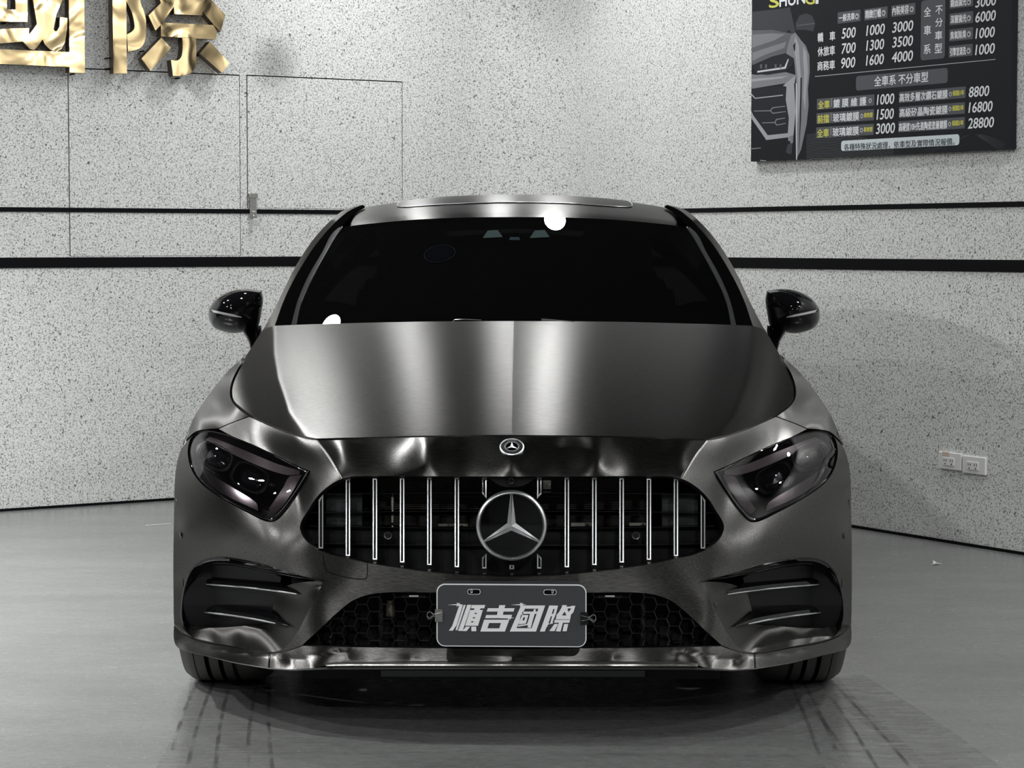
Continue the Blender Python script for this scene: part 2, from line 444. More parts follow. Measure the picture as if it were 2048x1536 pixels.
# floor: worn grey epoxy
def floor_material():
    m, nt, b = newmat('worn_grey_epoxy'); L = nt.links.new; tc = node(nt, 'ShaderNodeTexCoord')
    mp = node(nt, 'ShaderNodeMapping'); mp.inputs['Scale'].default_value = (1, 2.2, 1); L(tc.outputs['Object'], mp.inputs[0])
    n1 = node(nt, 'ShaderNodeTexNoise', i_Scale=1.6, i_Detail=7., i_Roughness=.6); n2 = node(nt, 'ShaderNodeTexNoise', i_Scale=24., i_Detail=5., i_Roughness=.7); n3 = node(nt, 'ShaderNodeTexNoise', i_Scale=75., i_Detail=1.)
    for n in (n1, n2): L(mp.outputs[0], n.inputs['Vector'])
    L(tc.outputs['Object'], n3.inputs['Vector'])
    r1 = ramp(nt, [(.3, (.135, .139, .136)), (.7, (.185, .189, .185))]); L(n1.outputs[0], r1.inputs[0])
    r2 = ramp(nt, [(.25, .8), (.5, 1.0), (.78, 1.15)]); L(n2.outputs[0], r2.inputs[0])
    mm = node(nt, 'ShaderNodeMix', data_type='RGBA', blend_type='MULTIPLY'); mm.inputs[0].default_value = 1
    L(r1.outputs[0], mm.inputs[6]); L(r2.outputs[0], mm.inputs[7])
    r3 = ramp(nt, [(.79, 0.), (.81, 1.)]); L(n3.outputs[0], r3.inputs[0])
    m2 = node(nt, 'ShaderNodeMix', data_type='RGBA'); L(r3.outputs[0], m2.inputs[0]); L(mm.outputs[2], m2.inputs[6]); m2.inputs[7].default_value = (.6, .6, .58, 1)
    L(m2.outputs[2], b.inputs['Base Color'])
    rr = ramp(nt, [(.3, .17), (.75, .30)]); L(n2.outputs[0], rr.inputs[0]); L(rr.outputs[0], b.inputs['Roughness']); b.inputs['Specular IOR Level'].default_value = .9
    bp = node(nt, 'ShaderNodeBump'); bp.inputs['Strength'].default_value = .15; bp.inputs['Distance'].default_value = .002
    L(n2.outputs[0], bp.inputs['Height']); L(bp.outputs[0], b.inputs['Normal'])
    return m
M['floor'] = floor_material()
mb = MB(); mb.grid([[K, K - uL * LW], [K + uR * RW, far]], flip=True)
floor = mb.build('floor', M['floor'], None, kind='structure')

# black stripes round both walls, thin and thick
def stripe(name, z0, z1):
    th = .006; mb = MB(); prof = [(0, z0), (th, z0), (th, z1), (0, z1)]
    path = [lambda o, z: WL.pt(-LW, z, o)] + [(lambda a: (lambda o, z: cove(a, o, z)))(k / 10) for k in range(11)] + [lambda o, z: WR.pt(RW, z, o)]
    G = [[f(o, z) for o, z in prof] for f in path]; mb.grid(G)
    return mb.build(name, M['black'], None, smooth=30, kind='structure')
zt1 = WL.uz(340, 416.0)[1]; zt0 = WL.uz(340, 425.0)[1]; zk1 = WL.uz(340, 512.2)[1]; zk0 = WL.uz(340, 532.8)[1]
zt1r = WR.uz(1720, 410.8)[1]; zt0r = WR.uz(1720, 420.3)[1]; zk1r = WR.uz(1720, 519)[1]; zk0r = WR.uz(1720, 541)[1]
print('stripes', zt0, zt1, zk0, zk1, 'right', zt0r, zt1r, zk0r, zk1r)
zt0, zt1, zk0, zk1 = (zt0 + zt0r) / 2, (zt1 + zt1r) / 2, (zk0 + zk0r) / 2, (zk1 + zk1r) / 2
stripe('trim_1', zt0, zt1); stripe('trim_2', zk0, zk1)
# dark joint at the foot of the walls
mb = MB(); prof = [(.0, 0), (.008, 0), (.008, .012), (0, .012)]
mb.grid([[f(o, z) for o, z in prof] for f in [lambda o, z: WL.pt(-LW, z, o)] + [(lambda a: (lambda o, z: cove(a, o, z)))(k / 8) for k in range(9)] + [lambda o, z: WR.pt(RW, z, o)]])
mb.build('baseboard_back', M['black'], None, kind='structure')
# flush hatches (doors) faced with the same plaster
for nm, d in (('door_1', d1), ('door_2', d2)):
    g = .0055; u0, u1, z0, z1 = d[0] + g, d[1] - g * .6, d[2] + g * .3, d[3] - g
    mb = MB().prism([WL.pt(u, z, -.025) for u, z in rect(u0, u1, z0, z1)], nL * .0255)
    mb.build(nm, M['wall'], None, kind='structure')

# ------------------------------------------------------------------ hasp and padlock on the hatch
def wbox(mb, wall, x0, y0, x1, y1, o0, o1, m=0):
    u0, z1 = wall.uz(x0, y0); u1, z0 = wall.uz(x1, y1)
    c = wall.pt((u0 + u1) / 2, (z0 + z1) / 2, (o0 + o1) / 2)
    return mb.box(c, (abs(u1 - u0), abs(o1 - o0), abs(z1 - z0)), m, axes=[wall.u, wall.n, (0, 0, 1)])
hb = WL.at(504, 420)
hasp = empty('hasp_latch', hb, label='worn steel hasp latch mounted over the thin black stripe on the wall hatch', cat='latch')
mb = wbox(MB(), WL, 497, 389, 511, 436, .008, .014); mb.build('hasp_strap', M['steel'], hasp)
mb = MB(); wbox(mb, WL, 496, 387, 511, 396, .006, .026); wbox(mb, WL, 500, 388.2, 508, 390.2, .0255, .0275); mb.build('hinge_barrel', M['steel'], hasp)
p = WL.pt(*WL.uz(504.5, 424), .016)
st = [p + WL.u * (.010 * math.cos(a)) + WL.n * (.012 * math.sin(a)) for a in np.linspace(0, math.pi, 9)]
MB().tube(st, .0035, 8).build('staple', M['steel'], hasp, smooth=40)
pb = WL.at(505, 440)
pad = empty('padlock', pb, label='small silver padlock hanging from the hasp latch below the thin black stripe', cat='padlock')
u0, z1 = WL.uz(500.5, 437.5); u1, z0 = WL.uz(510, 451.5)
mb = MB(); c = WL.pt((u0 + u1) / 2, (z0 + z1) / 2, .028); mb.box(c, (u1 - u0, .014, z1 - z0), axes=[WL.u, WL.n, (0, 0, 1)])
o = mb.build('lock_body', M['satin_chrome'], pad)
bv = o.modifiers.new('bevel', 'BEVEL'); bv.width = .002; bv.segments = 2
zt = WL.uz(505, 429)[1]; hw = (u1 - u0) * .32; um = (u0 + u1) / 2
sh = [WL.pt(um - hw, z1 - .002, .028), WL.pt(um - hw, zt - hw, .028)] + [WL.pt(um - hw * math.cos(a), zt - hw + hw * math.sin(a), .028) for a in np.linspace(.3, math.pi - .3, 7)] + [WL.pt(um + hw, zt - hw, .028), WL.pt(um + hw, z1 - .002, .028)]
MB().tube(sh, .0028, 8).build('shackle', M['chrome'], pad, smooth=40)

# ------------------------------------------------------------------ twin wall sockets
def socket(px0, px1, pyt, pyb, kind, label):
    u0, z1 = WR.uz(px0, pyt); u1, z0 = WR.uz(px1, pyb)
    base = WR.pt((u0 + u1) / 2, z0, 0)
    r = empty('wall_socket', base, label=label, cat='socket', group='white wall sockets right of the car')
    def b(x0, x1, y0, y1, o0, o1):   # fractions of plate, y from bottom
        return MB().box(WR.pt(u0 + (u1 - u0) * (x0 + x1) / 2, z0 + (z1 - z0) * (y0 + y1) / 2, (o0 + o1) / 2), ((u1 - u0) * (x1 - x0), o1 - o0, (z1 - z0) * (y1 - y0)), axes=[WR.u, WR.n, (0, 0, 1)])
    o = b(0, 1, 0, 1, 0, .012).build('cover_plate', M['white_plastic'], r); bv = o.modifiers.new('bevel', 'BEVEL'); bv.width = .004; bv.segments = 3
    ins = b(.22, .72, .24, .70, .012, .0155).build('socket_insert', M['white_plastic'], r); bv = ins.modifiers.new('bevel', 'BEVEL'); bv.width = .001; bv.segments = 1
    sl = MB()
    for cx in (.33, .60):
        for dx, dy, w_, h_ in ((-.035, .53, .022, .12), (.055, .53, .022, .12), (.01, .33, .04, .07)):
            q = b(cx + dx - w_ / 2, cx + dx + w_ / 2, dy - h_ / 2 - .0, dy + h_ / 2, .0152, .0160); sl.add(q.V, q.F)
    for q_ in range(6):
        o_ = MB().add(sl.V[q_ * 8:q_ * 8 + 8], sl.F[:6]); o_.build('slot', M['black'], r)
    return r, b
s1, b1 = socket(1880.5, 1926, 902, 942, 0, 'white wall socket plate with a stained paper tag stuck on it, nearer the car')
s2, b2 = socket(1928.5, 1974.5, 910, 951, 1, 'clean white wall socket plate without any tag, farther from the car')
b1(.20, .5, .78, 1.0, .012, .0135).build('paper_tag', pbr('stained_paper', (.62, .5, .40), .8), s1, label='stained beige paper tag')

# ------------------------------------------------------------------ tall gold characters on the left wall
def gold_mat():
    m, nt, b = newmat('polished_gold_sheet'); L = nt.links.new
    b.inputs['Base Color'].default_value = (.74, .56, .31, 1); b.inputs['Metallic'].default_value = 1; b.inputs['Roughness'].default_value = .14
    tc = node(nt, 'ShaderNodeTexCoord'); n = node(nt, 'ShaderNodeTexNoise', i_Scale=5.5, i_Detail=1.5, i_Distortion=.6); L(tc.outputs['Object'], n.inputs['Vector'])
    bp = node(nt, 'ShaderNodeBump'); bp.inputs['Strength'].default_value = .8; bp.inputs['Distance'].default_value = .02; L(n.outputs[0], bp.inputs['Height']); L(bp.outputs[0], b.inputs['Normal'])
    return m
M['gold'] = gold_mat(); M['gold_side'] = pbr('dark_bronze_return', (.07, .05, .04), .35, .6)
OF = .085; TK = .05
def gold(name_root, label, polys, pins, base):
    r = empty('gold_character', WL.at(*base, OF), label=label, cat='sign letter', group='gold wall characters')
    for q in polys:
        pts = curve(q, True, 4.0) if any(len(p) > 2 for p in q) else q
        V = [WL.at(x, y, OF) for x, y in [p[:2] for p in pts]]
        mb = MB().prism(V, -nL * TK, 0, 1)
        o = mb.build('gold_stroke', [M['gold'], M['gold_side']], r)
    for (x, y) in pins:
        p = WL.at(x, y, OF * .6); MB().tube([p, WL.pt(*WL.uz(x, y, OF * .6), 0.0)], .0035, 6).build('standoff_pin', M['black'], r)
gold('guo', 'gold Chinese character with a closed box outline, cut off at the left photo edge',
     [[(137, -60), (168, -60), (170, 146), (139, 145), (139, 134), (-60, 125), (-60, 96), (139, 104)],
      [(-60, -60), (14, -60), (14, 19), (31, 19), (31, -60), (55, -60), (55, 44), (-60, 42)],
      [(63, -60), (90, -60), (94, 11), (103, -60), (140, -60), (127, -5), (113, 28), (107, 58), (110, 63), (114, 62), (119, 53), (120, 34), (135, 36), (134, 60), (130, 84), (123, 98), (112, 103), (100, 99), (90, 89), (85, 79), (76, 92), (68, 100), (60, 98), (46, 83), (-60, 92), (-60, 62), (20, 57), (58, 56), (58, 70), (74, 48), (66, 0)]],
     [(11, 46), (148, 148)], (90, 146))
gold('ji', 'gold Chinese character with two slanted dots at its foot, above the wall hatches',
     [[(224, -60), (252, -60), (254, 147), (227, 147)],
      [(253, -40, 1), (274, -40, 1), (282, 8), (289, 25), (292, 44), (292, 63), (290, 81), (283, 94), (271, 100), (256, 103, 1), (254, 69, 1), (264, 63), (269, 56), (268, 42), (263, 23), (253, 3, 1)],
      [(300, -50), (322, 6), (297, 31), (311, 61), (323, 49), (339, 25), (348, 13), (349, 28), (405, 31), (405, 23), (428, 50), (441, 64), (451, 30), (423, 0), (400, -50)],
      [(322, 45), (427, 50), (434, 63), (432, 79), (322, 73)],
      [(365, 74, 1), (392, 76, 1), (392, 127), (385, 143), (372, 150), (346, 152, 1), (342, 120, 1), (355, 121), (362, 115), (365, 102)],
      [(323, 75), (342, 96), (301, 142), (283, 117)],
      [(420, 83), (459, 126), (444, 146), (400, 107)]],
     [(294, 45), (288, 102), (396, 111), (359, 156), (218, 116), (218, 137)], (340, 150))

# ------------------------------------------------------------------ lettering
_txt = {}
def textmesh(s, shear=0.0, bold=0.0):
    key = (s, shear, bold)
    if key not in _txt:
        c = bpy.data.curves.new('lettering', 'FONT'); c.body = s; c.size = 1; c.shear = shear; c.offset = bold; c.resolution_u = 3
        o = bpy.data.objects.new('lettering', c); COL.objects.link(o); bpy.context.view_layer.update()
        me = bpy.data.meshes.new_from_object(o.evaluated_get(bpy.context.evaluated_depsgraph_get()))
        V = np.array([v.co[:2] for v in me.vertices]).reshape(-1, 2); F = [tuple(p.vertices) for p in me.polygons]
        bpy.data.objects.remove(o); bpy.data.meshes.remove(me)
        if len(V):
            lo, hi = V.min(0), V.max(0); V = (V - lo) / np.maximum(hi - lo, 1e-6)
        _txt[key] = (V, F)
    return _txt[key]
PO = .034   # board face stands off the wall
def wt(mb, s, X0, X1, Yc, h, off, m=0, shear=0.0, bold=0.01, S=3.6056, X00=1480.):
    V, F = textmesh(s, shear, 0.0)
    if not len(V): return
    u0, zc = WR.uz(X00 + X0 / S, Yc / S, PO); u1 = WR.uz(X00 + X1 / S, (Yc - 10) / S, PO)[0]
    zt_ = WR.uz(X00 + X0 / S, (Yc - h / 2) / S, PO)[1]; zb_ = WR.uz(X00 + X0 / S, (Yc + h / 2) / S, PO)[1]
    sh = (bold * 55 / S) / (WR.uz(1900, 150, PO)[0] - WR.uz(1899, 150, PO)[0]) * 0 + bold * .055 * .9
    for k in ((-1, 0), (1, 0), (0, .7), (0, -.7)) if bold > .012 else ((0, 0),):
        mb.add([WR.pt(u0 + (u1 - u0) * a + k[0] * sh, zb_ + (zt_ - zb_) * b + k[1] * sh, PO + off + .00002 * (k[0] + 2 * k[1])) for a, b in V], F, m)
def wr(mb, X0, X1, Yc, h, off, m=0, rad=0.0, S=3.6056, X00=1480.):
    u0, zc = WR.uz(X00 + X0 / S, Yc / S, PO); u1 = WR.uz(X00 + X1 / S, Yc / S, PO)[0]
    z1 = WR.uz(X00 + X0 / S, (Yc - h / 2) / S, PO)[1]; z0 = WR.uz(X00 + X0 / S, (Yc + h / 2) / S, PO)[1]
    r = rad * (z1 - z0); P2 = []
    if r == 0: P2 = rect(u0, u1, z0, z1)
    else:
        for cx, cy, a0 in ((u1 - r, z1 - r, 0), (u0 + r, z1 - r, 90), (u0 + r, z0 + r, 180), (u1 - r, z0 + r, 270)):
            P2 += [(cx + r * math.cos(math.radians(a0 + a)), cy + r * math.sin(math.radians(a0 + a))) for a in (0, 22, 45, 67, 90)]
    mb.add([WR.pt(u, z, PO + off) for u, z in P2], [tuple(range(len(P2)))], m)
def flat(name, c): return pbr(name, c, .6, 0, .15)
M['board'] = flat('printed_near_black', (.012, .013, .016)); M['btn'] = flat('printed_grey', (.10, .105, .115)); M['ink'] = flat('printed_white', (.78, .80, .82)); M['yel'] = flat('printed_yellow', (.62, .60, .12)); M['pill'] = flat('printed_pale', (.62, .68, .71))
bu0 = WR.uz(1502, 300, PO)[0]; bu1 = WR.uz(2020, 290, PO)[0]; bz0 = (WR.uz(1502, 323.5, PO)[1] + WR.uz(2020, 297.5, PO)[1]) / 2; bz1 = bz0 + 1.35
poster = empty('price_board', WR.pt((bu0 + bu1) / 2, bz0, 0), label='black price board with white Chinese text and a printed car, hung on the right wall', cat='sign')
MB().prism([WR.pt(u, z, 0) for u, z in rect(bu0, bu1, bz0, bz1)], nR * PO).build('board', M['board'], poster)
# printed boxes
mb = MB()
for X0, X1, Yc, h in ((705, 870, 131, 82), (897, 1065, 108, 82), (1092, 1265, 83, 82), (1512, 1682, 22, 85), (1512, 1682, 142, 85), (1510, 1682, 257, 86), (1507, 1678, 375, 84)): wr(mb, X0, X1, Yc, h, .0006, 0, .08)
wr(mb, 1305, 1480, 222, 430, .0006, 0, .06); wr(mb, 837, 1498, 602, 104, .0006, 0, .22)
for X0, X1, Yc, h in ((555, 970, 753, 78), (552, 967, 856, 78), (550, 965, 958, 78), (1147, 1628, 703, 80), (1147, 1622, 812, 80), (1143, 1622, 915, 80)): wr(mb, X0, X1, Yc, h, .0006, 0, .08)
wr(mb, 542, 1842, 552, 5, .0006, 1); wr(mb, 730, 1582, 1053, 74, .0006, 2, .3)
mb.build('printed_boxes', [M['btn'], flat('printed_line', (.4, .41, .43)), M['pill']], poster)
mb = MB()
it = [('轎', 562, 602, 272, 66), ('車', 648, 688, 262, 66), ('休旅車', 562, 686, 375, 68), ('商務車', 560, 686, 478, 66),
      ('一般洗車', 715, 828, 131, 52), ('精緻打蠟', 905, 1018, 106, 60), ('內裝美容', 1100, 1218, 80, 62),
      ('全', 1328, 1378, 88, 68), ('車', 1328, 1378, 221, 68), ('系', 1326, 1376, 357, 68), ('不', 1412, 1462, 75, 62), ('分', 1410, 1462, 164, 62), ('車', 1408, 1460, 258, 62), ('型', 1406, 1458, 350, 68),
      ('鏡面拋光', 1520, 1634, 24, 58), ('深層拋光', 1520, 1634, 142, 58), ('臭氧除臭', 1518, 1632, 257, 58), ('引擎室清洗', 1516, 1630, 376, 58),
      ('全車系 不分車型', 970, 1358, 588, 72), ('鍍 膜 維 護', 675, 912, 747, 62), ('玻璃鍍膜', 672, 860, 850, 62), ('玻璃鍍膜', 670, 858, 953, 62),
      ('高效多層次鑽石鍍膜', 1152, 1498, 705, 62), ('高級矽晶陶瓷鍍膜', 1152, 1498, 814, 62), ('高硬度10H先進陶瓷塗層鍍膜', 1147, 1495, 918, 60)]
for s, a, b, c, d in it: wt(mb, s, a, b, c, d, .0012, bold=.018)
nm = [('500', 735, 835, 243), ('1000', 912, 1045, 222), ('3000', 1100, 1250, 200), ('700', 735, 835, 352), ('1300', 912, 1040, 330), ('3500', 1100, 1248, 307), ('900', 732, 832, 457), ('1600', 910, 1038, 437), ('4000', 1097, 1248, 415),
      ('3000', 1700, 1848, 18), ('6000', 1700, 1845, 126), ('1000', 1700, 1838, 243), ('1000', 1698, 1838, 361), ('1000', 988, 1113, 720), ('1500', 987, 1110, 827), ('3000', 982, 1118, 930), ('8800', 1652, 1798, 665), ('16800', 1650, 1822, 777), ('28800', 1645, 1832, 891)]
for s, a, b, c in nm: wt(mb, s, a, b, c, 74, .0012, shear=.14, bold=.022)
for cx, cy in ((845, 120), (1037, 96), (1240, 68), (1652, 18), (1652, 133), (1652, 248), (1650, 368)):
    wr(mb, cx - 15, cx + 15, cy, 46, .0012, 1, .5); wt(mb, '▸', cx - 6, cx + 9, cy, 18, .0016, 2, bold=0)
for cx, cy in ((940, 727), (880, 838), (877, 940), (1519, 680), (1516, 786), (1513, 896)): wr(mb, cx - 11, cx + 11, cy, 36, .0012, 1, .5); wr(mb, cx - 4, cx + 4, cy, 14, .0015, 2, .4)
for x, y in ((661, 740), (659, 843), (657, 945)): wr(mb, x - 1.5, x + 1.5, y, 58, .0012, 1)
wt(mb, 'HUN', 287, 470, 8, 84, .0012, 0, bold=.035); wt(mb, 'I', 548, 566, -14, 82, .0012, 0, bold=.035)
mb.build('printed_lettering', [M['ink'], flat('printed_silver', (.45, .46, .48)), M['board']], poster, kind='stuff')
mb = MB()
for s, a, b, c, d in [('全車', 565, 648, 757, 58), ('前擋', 560, 643, 860, 60), ('全車', 558, 642, 962, 60), ('長效型', 895, 958, 832, 34), ('長效型', 893, 957, 935, 34), ('保固1年', 1535, 1618, 673, 38), ('保固2年', 1532, 1615, 781, 38), ('保固3年', 1530, 1613, 889, 38), ('S', 212, 282, 16, 84), ('G', 474, 540, -6, 84)]:
    wt(mb, s, a, b, c, d, .0012, bold=.02 if len(s) > 1 else .04)
mb.build('yellow_lettering', M['yel'], poster, kind='stuff')
mb = MB(); wt(mb, '各種特殊狀況處理，依車型及實際情況報價。', 752, 1548, 1063, 50, .0014, bold=.006); mb.build('dark_lettering', M['board'], poster, kind='stuff')
# thin printed arcs at the foot of the board
mb = MB(); S = 3.6056
def pline(pts, wd, off=.0004, m=0):
    Q = [WR.uz(1480 + x / S, y / S, PO) for x, y in pts]; V = []
    for i, q in enumerate(Q):
        a = np.array(Q[max(i - 1, 0)]); b = np.array(Q[min(i + 1, len(Q) - 1)]); t = (b - a) / (np.linalg.norm(b - a) + 1e-9); n = np.array([-t[1], t[0]]) * wd / 2
        V += [WR.pt(*(np.array(q) + n), PO + off), WR.pt(*(np.array(q) - n), PO + off)]
    mb.add(V, [(2 * i, 2 * i + 1, 2 * i + 3, 2 * i + 2) for i in range(len(Q) - 1)], m)
for k in range(17):
    y0 = 975 + k * 11
    pts = [(480 + 14 * i - k * .0, y0 + .0016 * (14 * i) ** 1.85 * (1 + k * .02) - 6 * i * .5) for i in range(0, 46)]
    pts = [p for p in pts if p[1] < 1158 - (p[0] - 480) * .0525 and p[0] < 1900]
    if len(pts) > 2: pline(pts, .0014)
for k in range(13):
    pts = [(1300 + i * 16, 1120 - k * 13 - 150 * math.sin(i / 38 * math.pi * .75) ** 1.5 + k * i * .55) for i in range(0, 39)]
    pts = [p for p in pts if p[1] < 1150 - (p[0] - 480) * .0525 and not (p[0] < 1640 and p[1] < 1090 - (p[0] - 480) * .0)]
    if len(pts) > 2: pline(pts, .0011, m=1)
mb.build('printed_arcs', [flat('arc_grey', (.14, .145, .15)), flat('arc_dim', (.05, .052, .056))], poster, kind='stuff')
# printed picture of the front corner of a grey car
mb = MB(); G = [(.02, .022, .026), (.05, .052, .058), (.11, .115, .125), (.2, .205, .22), (.33, .34, .36), (.55, .56, .58)]
def pp(pts, g, off=.0004): 
    q = [WR.at(1480 + x / S, y / S, PO + off) for x, y in pts]; tri = tess([WR.uz(1480 + x / S, y / S, PO) for x, y in pts]); mb.add(q, tri, g)
pp([(88, 85), (320, 60), (365, 210), (330, 235), (230, 215), (85, 215)], 1)
pp([(320, 58), (360, 52), (400, 225), (375, 250), (345, 190)], 1, .0005)
pp([(400, 170), (430, 110), (480, 95), (520, 115), (543, 165), (530, 225), (470, 215), (405, 215)], 1)
pp([(408, 182), (480, 172), (535, 165), (538, 172), (480, 180), (408, 188)], 2, .0006)
pp([(85, 218), (230, 215), (335, 235), (375, 240), (380, 262), (350, 320), (325, 385), (230, 408), (90, 470), (82, 440)], 2)
pp([(90, 250), (220, 240), (330, 245), (250, 290), (130, 330), (88, 345)], 3, .0006)
pp([(88, 380), (240, 330), (335, 300), (320, 345), (180, 395), (88, 440)], 3, .0006)
pp([(375, 240), (400, 235), (440, 290), (475, 330), (500, 400), (503, 520), (490, 640), (495, 760), (480, 900), (440, 1080), (405, 1150), (400, 900), (405, 600), (395, 480), (388, 420), (330, 385), (350, 310)], 3, .0005)
pp([(400, 260), (425, 330), (430, 420), (440, 560), (430, 760), (415, 900), (408, 760), (415, 560), (400, 420), (385, 330)], 4, .0008)
pp([(455, 330), (480, 380), (490, 520), (478, 660), (470, 800), (455, 700), (462, 520), (455, 420)], 4, .0008)
pp([(436, 560), (446, 560), (440, 860), (425, 1100), (430, 900)], 0, .001)
pp([(382, 330), (400, 300), (398, 360), (392, 372)], 0, .001)
pp([(92, 475), (230, 410), (330, 388), (388, 420), (380, 470), (325, 520), (200, 540), (120, 535), (100, 500)], 0, .0008)
pp([(125, 512), (320, 482), (345, 425), (352, 427), (330, 495), (125, 524)], 5, .001)
for x in (145, 180, 250, 285): pp([(x, 465), (x + 14, 462), (x + 14, 492), (x, 495)], 2, .001)
pp([(82, 535), (120, 540), (330, 520), (400, 540), (395, 580), (330, 600), (85, 640)], 3, .0006)
pp([(82, 570), (300, 552), (350, 545), (300, 565), (82, 590)], 4, .0008)
pp([(330, 600), (400, 545), (395, 600), (340, 628), (310, 618)], 4, .001)
pp([(82, 640), (310, 618), (340, 640), (360, 760), (345, 960), (180, 980), (85, 800)], 0, .0007)
pp([(335, 628), (390, 600), (402, 800), (385, 980), (350, 1020), (345, 960), (352, 850), (330, 720)], 4, .0009)
pp([(80, 795), (95, 830), (200, 975), (345, 960), (350, 990), (190, 1010), (100, 880), (80, 850)], 4, .001)
pp([(350, 985), (385, 975), (383, 1030), (365, 1035)], 3, .0011)
pp([(85, 675), (110, 705), (310, 682), (310, 690), (108, 713), (84, 690)], 4, .001)
for y in (795, 880):
    pp([(100 + (y - 795) * .7, y + 3), (215 + (y - 795) * .4, y), (235 + (y - 795) * .3, y - 22), (325, y - 32), (325, y - 26), (240 + (y - 795) * .3, y - 15), (222 + (y - 795) * .4, y + 3), (240 + (y - 795) * .3, y + 18), (330, y + 6), (330, y + 12), (238 + (y - 795) * .3, y + 26), (216 + (y - 795) * .4, y + 7), (100 + (y - 795) * .7, y + 9)], 3, .001)
pp([(75, 1070), (150, 1064), (150, 1070), (75, 1078)], 3, .001)
pp([(345, 1040), (380, 1030), (375, 1090), (370, 1115), (330, 1100)], 1, .0009)
pp([(402, 600), (410, 600), (412, 1150), (404, 1152)], 5, .0012)
pp([(145, 1153), (190, 1158), (188, 1163), (145, 1158)], 4, .001)
mb.build('printed_car_picture', [flat('picture_grey', g) for g in G], poster)

# ------------------------------------------------------------------ the car
car = empty('car', (0, 2.4, 0), label='dark brushed-grey fastback sedan with a chrome-barred grille, parked facing out', cat='car')

def hood_z(x, y):
    x = np.abs(x); t = y - .13
    zc = .762 + .262 * t - .05 * t * t - .012 * np.exp(-(y + .0) / .10)
    c = .100 - .045 * np.clip(y - .2, -1, 2)
    z = zc - .022 * x - c * x * x
    xk = np.interp(y, [.0, .15, .45, .8, 1.1, 1.6], [.500, .510, .605, .672, .715, .770])
    d = x - xk
    z = z + .006 * np.clip((y - .10) / .45, 0, 1) * np.exp(-np.sqrt(d * d + 4e-5) / .035) - .015 * (d + np.sqrt(d * d + 4e-5)) - .009 * np.exp(-((d - .10) / .06) ** 2)
    return z
def solve(zf, lo=-.3, hi=2.6):
    def f(h, v):
        h, v = np.broadcast_arrays(np.asarray(h, float), np.asarray(v, float))
        a, dy, dz = ray(1024 + h, v); a0 = np.full(h.shape, lo); b0 = np.full(h.shape, hi)
        for _ in range(40):
            m = (a0 + b0) / 2; t = (m - CAM[1]) / dy; g = CAM[2] + dz * t - zf(a * t, m)
            a0 = np.where(g > 0, m, a0); b0 = np.where(g > 0, b0, m)
        return (a0 + b0) / 2
    return f
hood_f = solve(hood_z)

class TPS:
    def __init__(s, pts, lam=.0015, sc=100., base=None):
        A = np.array(pts, float); s.X = A[:, :2] / sc; s.sc = sc; y = A[:, 2]; n = len(A)
        s.base = base
        if base is not None: y = y - base(A[:, 0], A[:, 1])
        K_ = s.k(np.hypot(*(s.X[:, None] - s.X[None]).transpose(2, 0, 1))) + lam * np.eye(n)
        Pm = np.c_[np.ones(n), s.X]; B = np.block([[K_, Pm], [Pm.T, np.zeros((3, 3))]])
        s.w = np.linalg.solve(B, np.r_[y, np.zeros(3)])
    @staticmethod
    def k(r): return r * r * np.log(r + 1e-9)
    def __call__(s, h, v):
        h, v = np.broadcast_arrays(np.asarray(h, float), np.asarray(v, float)); q = np.stack([h.ravel(), v.ravel()], -1) / s.sc
        r = np.hypot(q[:, None, 0] - s.X[None, :, 0], q[:, None, 1] - s.X[None, :, 1])
        out = s.k(r) @ s.w[:-3] + s.w[-3] + q @ s.w[-2:]
        out = out.reshape(h.shape)
        return out + s.base(h, v) if s.base is not None else out

# main outlines (half width h, row v), averaged over the left and right half of the car
SH_FRONT = [(0, 872), (100, 872.5), (200, 874), (300, 877), (392, 879.5), (430, 872), (468, 859), (500, 845), (524, 832), (548, 815), (560, 801), (564, 786), (562, 767), (551, 741), (533, 708)]
SIL = [(678, 1290), (677, 1220), (677, 1150), (677, 1080), (676, 1020), (674, 950), (668, 915), (660, 890), (651, 864), (636, 831), (619, 804), (577, 749), (528, 703), (500, 657), (478, 616), (447, 551), (425, 512), (400, 476), (372, 445), (348, 424), (330, 416), (308, 410)]
HEAD = [(404, 944, 1), (433, 931), (474, 911), (522, 889), (560, 873), (590, 864), (612, 861), (630, 865), (642, 878), (648, 898), (646, 922), (637, 946), (617, 970), (577, 998), (527, 1025), (493, 1041), (475, 1041), (457, 1024), (437, 998), (411, 957)]
GRILLE = [(0, 953), (150, 952.5), (310, 952.5), (341, 958), (368, 973), (392, 996), (410, 1024), (422, 1044), (424, 1058), (415, 1078), (395, 1096), (362, 1110), (325, 1118), (280, 1128), (175, 1143), (90, 1151), (0, 1154)]
LOWG = [(0, 1185, 1), (160, 1185), (265, 1186), (314, 1199), (350, 1226), (386, 1260), (420, 1289, 1), (300, 1292), (150, 1295), (0, 1297, 1)]
SCOOP = [(377, 1162, 1), (430, 1150), (510, 1127), (560, 1118), (592, 1116), (620, 1123), (643, 1144), (655, 1175), (661, 1207), (661, 1238), (654, 1260), (640, 1275), (600, 1285), (556, 1293), (500, 1303), (478, 1304), (456, 1297), (432, 1268), (412, 1232), (396, 1200), (384, 1178)]
